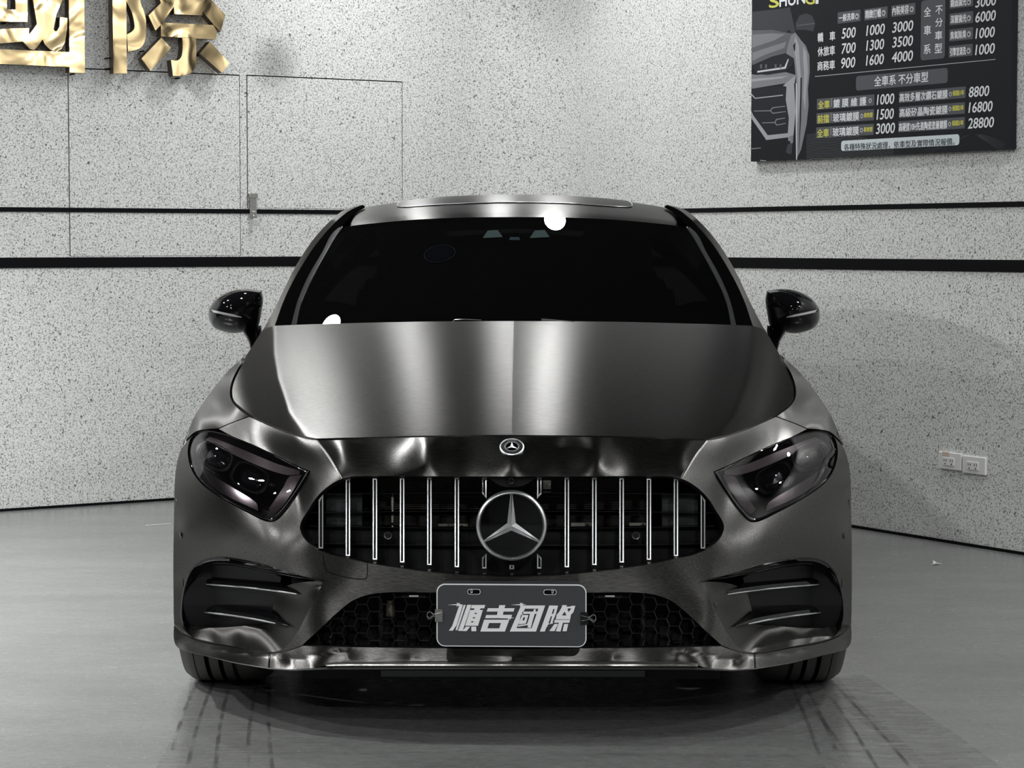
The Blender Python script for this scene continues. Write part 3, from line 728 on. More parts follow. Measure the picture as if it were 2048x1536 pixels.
ctrl = [(0, 890, .085), (0, 925, .028), (0, 953, .012), (0, 1051, .014), (0, 1154, .030), (0, 1186, .034), (0, 1240, .030), (0, 1297, .0),
        (170, 890, .103), (170, 925, .045), (170, 953, .027), (170, 1051, .028), (170, 1150, .040), (170, 1186, .045), (170, 1240, .040), (170, 1297, .008),
        (340, 905, .125), (340, 930, .088), (345, 955, .066), (340, 1050, .062), (325, 1122, .058), (320, 1186, .055), (330, 1250, .050), (330, 1297, .03),
        (400, 925, .165), (392, 996, .092), (424, 1050, .105), (385, 1110, .078), (380, 1160, .072),
        (433, 931, .215), (480, 911, .300), (525, 889, .385), (560, 873, .455), (590, 864, .530), (612, 861, .575), (632, 866, .60),
        (647, 900, .560), (645, 935, .50), (617, 970, .385), (577, 998, .290), (527, 1025, .212), (485, 1042, .165), (437, 998, .140), (412, 957, .142),
        (500, 1080, .160), (560, 1070, .235), (620, 1060, .335), (655, 1055, .410), (676, 1050, .470), (672, 965, .52), (664, 905, .62), (677, 1150, .462), (677, 1282, .455),
        (450, 1085, .112), (430, 1140, .098), (510, 1115, .175), (565, 1106, .250), (600, 1104, .305), (640, 1122, .385), (662, 1170, .44), (668, 1225, .45),
        (395, 1198, .070), (412, 1232, .072), (432, 1268, .080), (456, 1297, .098), (500, 1303, .135), (556, 1293, .205), (610, 1283, .310), (650, 1268, .415),
        (590, 845, .60), (630, 850, .66), (655, 880, .66), (620, 815, .80), (598, 790, .87)]
for h_, v_ in SH_FRONT[1:-2:1]:
    ctrl.append((h_, v_, float(hood_f(h_, v_)) - .004 - (.0 if h_ < 450 else .0)))
ctrl += [(-a, b, c) for a, b, c in ctrl if 1 < a < 400]
front0 = TPS(ctrl, lam=.004)
def gdent(h, v, ch, cv, sh, sv, a): return a * np.exp(-((h - ch) / sh) ** 2 - ((v - cv) / sv) ** 2)
CREASE = [(392, 878), (372, 905), (352, 935), (338, 956)]
def front(h, v):
    y = front0(np.abs(h), v)
    d = segdist(CREASE, np.abs(h), v, closed=False)
    y = y - .007 * np.exp(-d / 14.) - .004 * np.exp(-np.abs(h) / 110.) * np.exp(-np.clip(v - 872, 0, 999) / 70.)
    y = y + gdent(h, v, 455, 1064, 30, 30, .010) + gdent(h, v, 425, 1000, 20, 45, .009)
    return y
# splitter: lower lip with a proud blade
LIPTOP = [(0, 1297), (300, 1292), (418, 1290), (440, 1299), (462, 1305), (500, 1305), (556, 1295), (615, 1285), (655, 1270), (677, 1250)]

step = 7
hc = curve([(0, 641, 1), (200, 643), (400, 648), (478, 651, 1), (506, 668), (531, 703, 1)] + [(h_, v_) for h_, v_ in SH_FRONT[::-1][1:-1]] + [(0, 872, 1)], True, 7)
hood_cut = [(0, 642.), (200, 643.5), (400, 648.5), (478, 651.5, 1), (500, 660), (529, 703, 1), (548, 741), (559, 767), (561.5, 787), (557.5, 801), (545.5, 813), (522, 830), (498.5, 843), (467, 856.5), (429, 869.5), (392, 877, 1), (300, 874.6), (200, 871.8), (0, 869.8, 1)]
hood_cut[0] = (0, 642., 1)
ck = []
for y_ in np.linspace(.10, 1.62, 44):
    x_ = float(np.interp(y_, [.0, .15, .45, .8, 1.1, 1.6], [.500, .510, .605, .672, .715, .770])); a_, b_ = project(x_, y_, float(hood_z(x_, y_))); ck.append((a_ - 1024, b_))
relief('hood', curve(hood_cut, True, 7), hood_f, M['wrap'], car, step=step, rim=(0, .004, -.02), lines=[ck])

# front bumper skin
bump_out = [(0, 872.6, 1)] + [(h_, v_ + 1.1) for h_, v_ in SH_FRONT[1:8]] + [(526.5, 834, 1), (560, 846), (588, 858, 1)]
bump_out += [(560, 872.5), (522, 888), (474, 910), (433, 930), (403, 943, 1), (411, 958), (437, 999.5), (457, 1026), (475, 1043), (493, 1043), (527, 1027), (577, 1000), (618, 972), (638.5, 947), (648, 922), (650, 898), (644.5, 877), (639, 871, 1), (650, 881), (662.5, 897, 1)]
bump_out += [(669, 915), (675, 950), (677, 1020), (678, 1080), (678, 1150), (678, 1220), (677, 1249, 1), (655, 1269), (615, 1284), (556, 1294), (500, 1304), (462, 1304), (440, 1298), (418, 1289, 1)]
bump_out += [(386, 1260), (350, 1226), (314, 1199), (265, 1186), (160, 1185), (0, 1185, 1), (0, 1154.5, 1)]
bo = curve(bump_out, False, 6)
gr_half = curve([(0, 1154.5, 1)] + [p for p in GRILLE[::-1][1:-1]] + [(0, 953, 1)], False, 6)
bo = bo + gr_half[1:] + [(0, 953 - 8 * k) for k in range(1, 10)]
scoop_c = curve(SCOOP, True, 6)
relief('front_bumper', bo, front, M['wrap'], car, holes=[scoop_c], step=6, rim=(0, .014, 0), lines=[curve(CREASE, False, 5)])
# fender top, from the bumper seam to the mirror
fend = [(528.5, 832.5, 1), (561, 844.5), (590, 856.8, 1), (612, 858.5), (634, 863), (651, 877.5), (661.5, 889, 1), (650.5, 864), (636, 831), (619, 804), (577, 749), (528.5, 703.5, 1), (553, 741), (564, 767), (566.5, 787), (562.5, 802), (550, 817)]
def fender_f(h, v): return fend0(h, v)
fc = [(h_, v_, float(hood_f(h_, v_)) + .004) for h_, v_ in [(533, 708), (551, 741), (562, 767), (564, 786), (560, 801), (548, 815), (524, 832)]]
shy = [(.60, 672, 935), (.74, 663, 900), (.80, 652, 865), (.88, 636, 831), (.98, 619, 804), (1.15, 577, 749), (1.40, 528, 703)]
fc += [(h_, v_, y_) for y_, h_, v_ in shy[1:]]
fc += [(h_, v_, float(front(h_, v_))) for h_, v_ in [(540, 838), (560, 846), (588, 858), (612, 860), (630, 865), (648, 880)]]
fc += [(600, 815, .80), (620, 840, .745), (590, 800, .85)]
fend0 = TPS(fc, lam=.004)
relief('front_fender', curve(fend, True, 6), fender_f, M['wrap'], car, step=6, mode='pair', rim=(0, .014, -.004))

# ---- scoops (air intakes at the corners)
def scoop_bound(n=46):
    c = curve(SCOOP, True, 30); return [(h_, v_, float(front(h_, v_))) for h_, v_ in c]
sc_pts = scoop_bound() + [(420, 1190, .13), (460, 1170, .22), (450, 1230, .17), (480, 1210, .25), (500, 1250, .28), (520, 1190, .33), (540, 1160, .36), (560, 1220, .40), (600, 1160, .44), (610, 1210, .47), (600, 1255, .42), (630, 1190, .50), (635, 1230, .50), (480, 1275, .19), (540, 1272, .28), (590, 1268, .36), (575, 1140, .36), (530, 1145, .30), (430, 1165, .13)]
scoop0 = TPS(sc_pts, lam=.002)
def scoop_f(h, v): return scoop0(h, v)
sin = curve([(377, 1162, 1), (430, 1166), (468, 1178, 1), (481, 1225), (486, 1248, 1), (520, 1251), (600, 1256), (650, 1252, 1)] + SCOOP[10:], True, 6)
relief('bumper_scoop', sin, scoop_f, M['wrap'], car, step=7, mode='pair', rim=None)
# black plastic back plate in the scoop
bp_out = [(462, 1155, 1), (510, 1133), (560, 1124), (600, 1122), (636, 1134), (655, 1175), (659, 1210), (656, 1264, 1), (600, 1264), (520, 1258), (478, 1254, 1), (476, 1225), (470, 1195)]
def plate_f(h, v): return .250 + .27 * ((np.asarray(h) - 470) / 186.) + .0002 * (np.asarray(v) - 1190)
for s in relief('intake_back_plate', curve(bp_out, True, 8), plate_f, M['satin'], car, step=9, mode='pair', rim=(0, .03, 0)): pass
# gloss black surround: thin tapering hook over the top and down the outer side
def ribbon_frame(outer, inner, yoff0, yoff1, name, mat, parent, mode):
    n = 40
    def res(c, n):
        c = np.array(curve(c, False, 3)); d = np.r_[0, np.cumsum(np.hypot(*np.diff(c, axis=0).T))]; q = np.linspace(0, d[-1], n)
        return np.stack([np.interp(q, d, c[:, 0]), np.interp(q, d, c[:, 1])], -1)
    o = res(outer, n); i = res(inner, n)
    mid = o * .55 + i * .45
    G = []
    for k in range(n):
        yo = float(front(o[k, 0], o[k, 1])); 
        G.append([H(o[k, 0], o[k, 1], yo + .012), H(o[k, 0], o[k, 1], yo - .003), H(*(o[k] * .85 + i[k] * .15), yo - .007), H(*mid[k], yo - .005 + yoff0 * .3), H(*(i[k] * .85 + o[k] * .15), yo + yoff0), H(i[k, 0], i[k, 1], yo + yoff1), H(*i[k], yo + yoff1 + .05)])
    mb = MB().grid(G)
    a = mb.build(name, mat, parent, smooth=50); mb2 = MB(); mb2.V = mb.V; mb2.F = mb.F; mb2.M = mb.M; mb2.flipx(); b = mb2.build(name, mat, parent, smooth=50)
    return a, b
ribbon_frame([(376, 1162.5), (430, 1149), (510, 1126), (560, 1116.5), (592, 1114.5), (622, 1121), (646, 1143), (658, 1175), (663, 1207), (663, 1238), (656, 1261), (640, 1276)],
             [(378, 1166), (430, 1158), (510, 1141), (560, 1133), (590, 1132), (612, 1137), (630, 1156), (641, 1190), (646, 1215), (646, 1240), (641, 1262), (632, 1277)], .012, .05, 'intake_surround', M['gloss'], car, 'pair')
# two fins per intake, dark with a bright lower edge
def fin(tip, end, wup, name='intake_fin'):
    tip = np.array(tip, float); end = np.array(end, float); n = 14; G = []; E = []
    for k in range(n):
        s = k / (n - 1); q = tip * (1 - s) + end * s; q[1] -= 3.0 * math.sin(s * math.pi)
        y0 = float(front(tip[0], tip[1])) + .012 + (float(scoop0(end[0], end[1])) - .05 - float(front(tip[0], tip[1]))) * s ** .9
        w_ = wup * min(1, s * 4.5) ** .8 + 1.5
        a = H(q[0], q[1], y0); b = H(q[0], q[1] - w_ * .35, y0 + .004); c = H(q[0], q[1] - w_, y0 + .045); d = H(q[0], q[1] - w_ * .2, y0 + .06)
        G.append([a, b, c, d, a]); E.append((a + np.array([0, -.002, -.0005])))
    return G, E
for f_ in (((397, 1193), (612, 1168), 20), ((446, 1252.5), (620, 1224), 21)):
    for sgn in (1, -1):
        G, E = fin(*f_); mb = MB().grid(G)
        if sgn < 0: mb.flipx()
        o = mb.build('intake_fin', M['gloss'], car, smooth=35)
        mb = MB().tube(E[2:], [.0018] + [.0028] * (len(E) - 4) + [.0012], 6)
        if sgn < 0: mb.flipx()
        mb.build('bright_edge', M['satin_chrome'], o, smooth=60)

# ---- lower lip
lipc = [(0, 1297, .002), (200, 1294, .012), (330, 1293, .03), (418, 1291, .06), (470, 1306, .085), (556, 1295, .19), (615, 1286, .30), (655, 1270, .40), (677, 1251, .445),
        (0, 1318, .002), (200, 1318, .011), (330, 1316, .026), (400, 1318, .040), (440, 1325, .066), (520, 1318, .126), (600, 1306, .242), (655, 1290, .372), (675, 1276, .430),
        (0, 1326, -.004), (200, 1326, .005), (330, 1325, .020), (400, 1332, .030), (440, 1336, .056), (520, 1333, .116), (600, 1318, .230), (655, 1302, .362), (674, 1296, .424)]
lipc += [(-a, b, c) for a, b, c in lipc if 1 < a < 400]
lip0 = TPS(lipc, lam=.004)
def lip_f(h, v): return lip0(h, v) + .003 * np.exp(-(np.abs(segdist([(330, 1299), (380, 1310), (430, 1318), (520, 1309), (600, 1298), (672, 1276)], np.abs(h), v, closed=False)) / 4.)) - .0
lip_out = [(0, 1298.2, 1), (200, 1296), (330, 1294.3), (418, 1292.3, 1), (440, 1300.5), (462, 1306.5), (500, 1306.8), (556, 1296.8), (615, 1286.8), (655, 1271.8), (677, 1251.5, 1), (678, 1270), (675, 1288), (664, 1299), (600, 1314), (555, 1325), (486, 1336, 1), (445, 1340), (410, 1338), (388, 1335), (372, 1331), (340, 1326), (200, 1322.5), (0, 1323, 1)]
relief('lower_lip', curve(lip_out, True, 6), lip_f, M['wrap'], car, step=6, rim=(0, .02, 0))
# seams where the corner pieces of the lip join
for s in (1, -1):
    mb = MB(); a = H(s * 486, 1307, lip_f(486, 1307) - .0015); b = H(s * 487, 1335, lip_f(487, 1335) - .0015); mb.tube([a, (a + b) / 2 + np.array([0, -.0006, 0]), b], .0011, 5); mb.build('lip_seam', M['black'], car)
# blade: rolled foil edge, highlight painted in as a paler colour, then the floor edge of the splitter
G = []
for h_ in np.linspace(-372, 372, 60):
    k = abs(h_) / 372.; y = float(lip0(abs(h_), 1324)) ; e = max(0, (k - .88) / .12) ** 2
    t_ = [(1322.5 + 2.5 * e, y + .012), (1324 + 3 * e, y - .004), (1326 + 3 * e, y - .018), (1328.5 + 2 * e, y - .026), (1331.5 + 1 * e, y - .027), (1334, y - .012), (1335, y + .01)]
    G.append([H(h_, v_, y_) for v_, y_ in t_])
M['blade'] = wrap_material('foil_painted_highlight', (.5, .49, .47)); MB().grid(G, flip=True).build('splitter_blade', M['blade'], car, smooth=60)
G = []
for h_ in np.linspace(-664, 664, 90):
    a = abs(h_); v0 = float(np.interp(a, [0, 372, 410, 445, 486, 555, 600, 664], [1334, 1334.5, 1337, 1339, 1336, 1325, 1314, 1299])); y = float(lip0(a, v0 - 6)) - (.01 if a < 372 else .002)
    e = float(np.interp(a, [0, 372, 450, 664], [4.5, 4.5, 2.5, 1.0]))
    G.append([H(h_, v0, y + .01), H(h_, v0 + .3, y - .004), H(h_, v0 + e, y - .006), H(h_, v0 + e + .8, y + .004), H(h_, v0 + e - 4, y + .35)])
MB().grid(G, flip=True).build('splitter_edge', M['satin'], car, smooth=60)
mb = MB(); mb.grid([[H(h_, 1341, .10), H(h_, 1353.5, .10), H(h_, 1352, .5)] for h_ in (-262, -120, 0, 120, 266)], flip=True); mb.build('undertray', M['grey_plastic'], car)

# ---- hood emblem
def star_poly(R, w0, w1, ang):
    d = np.array([math.cos(ang), math.sin(ang)]); p = np.array([-d[1], d[0]]); return [p * w0, d * R + p * w1, d * R - p * w1, -p * w0]
em = MB(); ec = H(0, 894, float(front(0, 894)) - .003); ex = np.array([1., 0, 0]); n0 = surf_normals(front, np.array([4.]), np.array([894.]))[0]; n0[0] = 0; n0 /= np.linalg.norm(n0)
n0 = np.array([0, -.62, .785]); n0 /= np.linalg.norm(n0); ey = np.cross(n0, ex)
if ey[2] < 0: ey = -ey
ER = .0312
emblem = MB().lathe([(0, .0022), (ER * .5, .0022), (ER * .52, .0032), (ER * .56, .0032), (ER * .58, .0022), (ER * .9, .0015), (ER * .92, .0030), (ER, .0012), (ER, -.006)], ec, n0, 48, mm=[1, 0, 0, 0, 0, 0, 0, 0]).build('hood_emblem', [M['satin_chrome'], M['gloss']], car, smooth=30)
mb = MB()
for a in (90, 210, 330):
    d = ex * math.cos(math.radians(a)) + ey * math.sin(math.radians(a)); p_ = -ex * math.sin(math.radians(a)) + ey * math.cos(math.radians(a)); R = ER * .53
    V = [ec + n0 * .0025 + p_ * .004, ec + n0 * .0025 + d * R, ec + n0 * .0025 - p_ * .004, ec + n0 * .0055]
    mb.add(V, [(0, 3, 1), (3, 2, 1)])
mb.build('emblem_star', M['satin_chrome'], emblem)
mb = MB()   # laurel marks and lettering round the ring
for i in range(44):
    a = math.radians(i * 360 / 44)
    if 60 < (i * 360 / 44) % 360 < 120: continue
    r0, r1 = ER * (.64 + .05 * (i % 2)), ER * .86; c_ = lambda r, q: ec + (ex * math.cos(q) + ey * math.sin(q)) * r + n0 * .0024
    mb.add([c_(r0, a - .03), c_(r1, a - .02), c_(r1, a + .045), c_(r0, a + .03)], [(0, 1, 2, 3)])
mb.build('emblem_laurel', M['gloss'], emblem)

# ---- grille
grille = empty('grille', (0, .06, .4), )
grille.parent = car; grille.matrix_parent_inverse = Matrix.Translation(-Vector(car.location))
def gy(h): return .030 + .055 * (abs(h) / 400.) ** 2
def bar(h, v0, v1, cut0=0, cut1=0):
    """hollow chrome vane: two bright rails with a dark slot between, bevelled ends"""
    y = gy(h); w_ = 5.0; pts_o = [(h - w_, v0 + cut0 * (1 if cut0 > 0 else 0)), (h + w_, v0 - (cut0 if cut0 < 0 else 0)), (h + w_, v1 - (cut1 if cut1 > 0 else 0)), (h - w_, v1 + (cut1 if cut1 < 0 else 0))]
    mb = MB(); sc = .34
    yf = lambda v: y + .012 * max(0, (1045 - v) / 90.) + .016 * max(0, (1000 - v) / 45.) ** 2
    def ringp(s, dy, inset):
        r = []
        for (x, v) in pts_o:
            vv = v + (inset if v < (v0 + v1) / 2 else -inset); r.append(H(h + (x - h) * s, vv, yf(vv) + dy))
        return r
    n = 5
    rails = []
    O = [ringp(1, .05, 0), ringp(1, .004, 0), ringp(.84, -.0015, 1.2), ringp(.42, 0, 3.4), ringp(.27, .003, 4.4), ringp(.25, .03, 4.6)]
    V = [p for r in O for p in r]; F = []
    for i in range(5):
        for k in range(4):
            l = (k + 1) % 4; F.append((i * 4 + k, i * 4 + l, (i + 1) * 4 + l, (i + 1) * 4 + k))
    mb.add(V, F); mb.add(O[4], [(3, 2, 1, 0)], 1); return mb
BARS = [(382, 988, 1098), (328, 957, 1113), (274, 956, 1120.5), (219.5, 955, 1126), (165, 955, 1131), (110, 955, 1135.5)]
for h_, v0, v1 in BARS:
    for s in (1, -1):
        bar(s * h_, v0, v1, cut0=(12 * s * -1 if h_ == 382 else 0)).build('grille_bar', [M['satin_chrome'], M['black']], grille, smooth=30)
for s in (1, -1):
    bar(s * 55, 955, 998, cut1=s * 10).build('grille_bar', [M['satin_chrome'], M['black']], grille, smooth=30)
    bar(s * 55, 1106, 1138, cut0=-s * 9).build('grille_bar', [M['satin_chrome'], M['black']], grille, smooth=30)
bar(0, 1129, 1139.5).build('grille_bar', [M['satin_chrome'], M['black']], grille, smooth=30)
# opening: gloss rim inside the hole, going back
gfull = curve([(h_, v_) for h_, v_ in GRILLE] + [(-h_, v_) for h_, v_ in GRILLE[::-1][1:-1]], True, 8)
G = [[H(h_, v_, float(front(abs(h_), v_)) + .006) for h_, v_ in gfull + gfull[:1]], [H(h_ * .985, v_ + (1050 - v_) * .03, float(front(abs(h_), v_)) + .02) for h_, v_ in gfull + gfull[:1]], [H(h_ * .975, v_ + (1050 - v_) * .05, gy(h_) + .09) for h_, v_ in gfull + gfull[:1]], [H(h_ * .975, v_ + (1050 - v_) * .05, gy(h_) + .30) for h_, v_ in gfull + gfull[:1]]]
MB().grid(G).build('grille_surround', M['satin'], grille, smooth=50)
# small pegs under each bar
for h_ in [0] + [s * b for s in (1, -1) for b in (55, 110, 165, 219.5, 274, 328)]:
    v = float(np.interp(abs(h_), [0, 90, 175, 280, 325], [1148, 1146, 1139, 1124, 1115])); o = MB().box(H(h_, v, float(front(abs(h_), v)) + .018), (.008, .008, .004)).build('bar_peg', M['steel'], grille)
# dark cross slats with gaps between them
for v_ in (985, 1022, 1056, 1091):
    G = []
    for h_ in np.linspace(-405, 405, 31):
        k = 1.0; vv = v_ + 3 * (abs(h_) / 400) ** 2 * (1 if v_ < 1050 else -1.5); y = gy(h_) + .05
        G.append([H(h_, vv - 3.0, y + .02), H(h_, vv, y - .002), H(h_, vv + 1.0, y - .002), H(h_, vv + 8, y + .03)])
    mb = MB().grid(G, flip=True); mb.build('grille_slat', M['gloss'], grille, smooth=60)
# lower solid part and side ducts behind the bars
mb = MB().grid([[H(h_, v_, gy(h_) + .085) for v_ in (1060, 1100, 1158)] for h_ in np.linspace(-415, 415, 12)], flip=True); mb.build('grille_back_plate', M['satin'], grille, smooth=60)
for s in (1, -1):
    mb = MB().prism([H(s * h_, v_, gy(h_) + .10) for h_, v_ in ((300, 985), (300, 1057), (372, 1057), (372, 1000), (352, 985))], (0, .02, 0)); mb.build('duct_panel', M['grey_plastic'], grille)
    c = H(s * 248, 1071, gy(248) + .052); MB().lathe([(0, -.006), (.006, -.006), (.0075, -.003), (.0095, -.004), (.0115, -.001), (.0115, .03)], c, (0, 1, 0), 28, mm=[1, 1, 0, 0, 0]).build('parking_sensor', [M['steel'], M['satin']], grille, smooth=30)
# radiator with its fine fins
mb = MB().box(H(0, 1050, .30) + np.array([0, .03, 0]), (.74, .03, .42)); mb.build('radiator_core', M['matte'], grille)
mb = MB()
for i in range(54):
    z = .44 + i * .0052; mb.box((0, .312, z), (.70, .004, .0016))
mb.build('radiator_fins', pbr('radiator_metal', (.12, .11, .10), .5, .6), grille, kind='stuff')
for x0, x1, v0, v1, sgn in ((-148, -88, 1047, 1055, 1), (118, 160, 1045, 1055, 1), (258 - 24, 268, 1045, 1053, 1), (62, 78, 960, 978, 1)):
    p = H((x0 + x1) / 2, (v0 + v1) / 2, .17); q = MB().box(p, ((x1 - x0) / 790., .01, (v1 - v0) / 790.)); o = q.build('metal_bracket', M['alu'], grille)
    MB().lathe([(0, -.002), (.004, -.002), (.0045, .001)], p + np.array([(x1 - x0) / 790. * .3, -.006, 0]), (0, 1, 0), 12).build('bolt', M['steel'], o)
MB().tube([H(-239, 985, .15), H(-239, 1045, .15)], .0045, 10).build('support_rod', M['alu'], grille, smooth=40)
# star badge
star = empty('star_badge', (0, gy(0), .5)); star.parent = grille
sc_ = H(-.5, 1051, -.012); SR = .0885
tilt = np.array([0, -1, .03]); tilt /= np.linalg.norm(tilt); sx = np.array([1., 0, 0]); sz = np.cross(sx, tilt); sz = sz if sz[2] > 0 else -sz
f = [(SR * .885, .0), (SR * .90, .006), (SR * .935, .010), (SR * .97, .009), (SR * .995, .004), (SR * 1.01, -.004), (SR * .99, -.02)]
MB().lathe(f, sc_, tilt, 96).build('badge_ring', M['satin_chrome'], grille, smooth=60)
MB().lathe([(0, .001), (SR * .3, .0008), (SR * .6, -.0005), (SR * .89, -.003)], sc_, tilt, 64).build('badge_glass', M['gloss'], grille, smooth=60)
bpy.data.objects.remove(star)
mb = MB()
for a in (90, 210, 330):
    a = math.radians(a); d = sx * math.cos(a) + sz * math.sin(a); p_ = -sx * math.sin(a) + sz * math.cos(a)
    R = SR * .90; b60 = math.radians(60)
    i1 = sx * math.cos(a + b60) + sz * math.sin(a + b60); i2 = sx * math.cos(a - b60) + sz * math.sin(a - b60); r_ = .0125
    V = [sc_ + tilt * .013, sc_ + i1 * r_ + tilt * .001, sc_ + d * R + p_ * .0025 + tilt * .002, sc_ + d * R + tilt * .006, sc_ + d * R - p_ * .0025 + tilt * .002, sc_ + i2 * r_ + tilt * .001]
    mb.add(V, [(0, 3, 2, 1), (0, 5, 4, 3)])
mb.build('badge_star', M['satin_chrome'], grille)
# camera above the star
cpt = H(-1, 961.5, .03)
MB().lathe([(0, .004), (.0035, .003), (.005, .006), (.0085, .007), (.0105, .003), (.0105, -.02)], cpt, (0, -1, 0), 24, mm=[1, 1, 0, 0, 0]).build('front_camera', [M['satin'], M['gloss']], grille, smooth=30)
MB().prism([H(h_, v_, .05) for h_, v_ in ((-48, 955), (48, 955), (30, 968), (14, 974), (-14, 974), (-30, 968))], (0, .03, 0)).build('camera_bracket', M['satin'], grille)
# back of the engine bay so nothing shines through
mb = MB().box((0, .40, .42), (1.06, .02, .46)); mb.build('radiator_support', M['matte'], car)

# ---- lower grille with hexagonal mesh
lower = empty('lower_grille', (0, .06, .22)); lower.parent = car; lower.matrix_parent_inverse = Matrix.Translation(-Vector(car.location))
lg_in = [(h_, v_) for h_, v_, *r in LOWG]; lgf = curve([(h_, v_, *r) for h_, v_, *r in LOWG], True, 8)
lgfull = lg_in + [(-h_, v_) for h_, v_ in lg_in[::-1]]
mb = MB(); pitch, rowh = 50.0, 14.4
def lgy(h, v): return .062 + .05 * (abs(h) / 400.) ** 2
def clipseg(a, b):
    n = 8; q = [np.array(a) * (1 - t) + np.array(b) * t for t in np.linspace(0, 1, n)]; ok = inside(lgfull, np.array([p[0] for p in q]), np.array([p[1] for p in q])); r = [p for p, k in zip(q, ok) if k]
    return (r[0], r[-1]) if len(r) > 2 else None
segs = []
for j in range(-1, 10):
    for i in range(-19, 20):
        cx = i * pitch + (pitch / 2 if j % 2 else 0); cy = 1180 + j * rowh
        A = (cx - 9.5, cy); B = (cx + 9.5, cy)
        segs += [(A, B), (B, (cx + pitch / 2 - 9.5, cy + rowh)), (A, (cx - pitch / 2 + 9.5, cy + rowh))]
for a, b in segs:
    r = clipseg(a, b)
    if not r: continue
    (x0, y0), (x1, y1) = r; t = np.array([x1 - x0, y1 - y0]); L_ = np.linalg.norm(t)
    if L_ < 2: continue
    nrm = np.array([-t[1], t[0]]) / L_ * .9; V = []
    for (x, v) in (r[0], r[1]):
        yy = lgy(x, v); V += [H(x + nrm[0], v + nrm[1], yy), H(x - nrm[0], v - nrm[1], yy), H(x - nrm[0], v - nrm[1] , yy + .022), H(x + nrm[0], v + nrm[1], yy + .022)]
    mb.add(V, [(0, 1, 5, 4), (1, 2, 6, 5), (3, 0, 4, 7)])
mb.build('honeycomb_mesh', M['gloss'], lower, kind='stuff')
G = []
lgc = curve([(h_, v_) for h_, v_ in lgfull], True, 10)
MB().grid([[H(h_, v_, float(front(abs(h_), v_)) + .004) for h_, v_ in lgc + lgc[:1]], [H(h_ * .99, v_ + (1240 - v_) * .02, lgy(h_, v_) + .10) for h_, v_ in lgc + lgc[:1]]]).build('lower_surround', M['satin'], lower, smooth=50)
for s, h_ in ((1, 0), (-1, 0)):
    mb = MB(); mb.box(H(s * 198, 1193, .058), (.062, .012, .010)); o = mb.build('sensor_housing', M['gloss'], lower); bv = o.modifiers.new('b', 'BEVEL'); bv.width = .002
    MB().box(H(s * 196, 1192, .048), (.024, .006, .004)).build('sensor_lip', M['satin_chrome'], lower)
    mb = MB(); mb.box(H(s * 262, 1238, .16), (.012, .012, .12)); mb.build('mesh_support', M['matte'], lower)
MB().tube([H(-243, 1200, .17), H(-243, 1232, .17)], .012, 14).build('horn', pbr('old_aluminium', (.35, .31, .24), .5, .7), lower, smooth=40)
MB().box((0, .25, .24), (1.1, .01, .26)).build('lower_radiator', M['matte'], lower)
# licence plate bracket between both grilles
mb = MB().prism([H(h_, v_, .012) for h_, v_ in ((-136, 1168), (-130, 1162.5), (132, 1163.5), (138, 1169), (138, 1230), (-136, 1230))], (0, .012, 0)); mb.build('plate_bracket', M['grey_plastic'], car)
# tow eye cover left of the grille, on the right of the car
tc_ = curve([(-378, 1112), (-374, 1136), (-368, 1144), (-330, 1155), (-294, 1158.5), (-290, 1152), (-289, 1127)], False, 5)
MB().tube([H(h_, v_, float(front(abs(h_), v_)) - .0006) for h_, v_ in tc_], .0011, 5).build('tow_cover_seam', M['black'], car)
# side sensors
for s in (1, -1):
    p = H(s * 663, 1071, float(front(663, 1071)) - .001); nn = surf_normals(front, np.array([663.]), np.array([1071.]))[0]; nn[0] *= s
    MB().lathe([(0, .002), (.006, .0015), (.0085, .0005), (.009, -.002)], p, nn, 20).build('side_sensor', M['gloss'], car, smooth=40)
p = H(406, 1211, float(scoop0(406, 1211)) - .002); MB().lathe([(0, .0015), (.006, .001), (.0075, -.001)], p, (.3, -1, 0), 20).build('scoop_sensor', M['wrap'], car, smooth=40)

# ---- headlights
hi_pts = [(h_, v_, float(front(h_, v_)) + .030) for h_, v_ in [(408, 945), (474, 914), (560, 877), (612, 866), (640, 895), (638, 935), (610, 968), (527, 1018), (480, 1034), (440, 994)]] + [(480, 960, .32), (540, 930, .42), (590, 910, .52), (560, 975, .36), (500, 1000, .27), (600, 940, .48)]
hbase0 = TPS(hi_pts, lam=.002)
def lens_f(h, v): return front(h, v) - .002 - .012 * np.exp(-((h - 545) / 70.) ** 2 - ((v - 950) / 45.) ** 2)
def scale_poly(P_, k, c=(540, 950)): return [((p[0] - c[0]) * k + c[0], (p[1] - c[1]) * k + c[1]) + tuple(p[2:]) for p in P_]
M['bezel'] = pbr('lamp_bezel', (.006, .006, .006), .35, 0, .2); M['mirror_black'] = pbr('mirror_shell_black', (.003, .003, .0035), .05, 0, .25); M['reflector'] = pbr('lamp_reflector', (.22, .205, .215), .18, 1); M['glide'] = pbr('light_guide', (.085, .066, .072), .3, .2); M['proj'] = pbr('projector_glass', (.01, .01, .015), .03, 0, 1.0, 1.0)
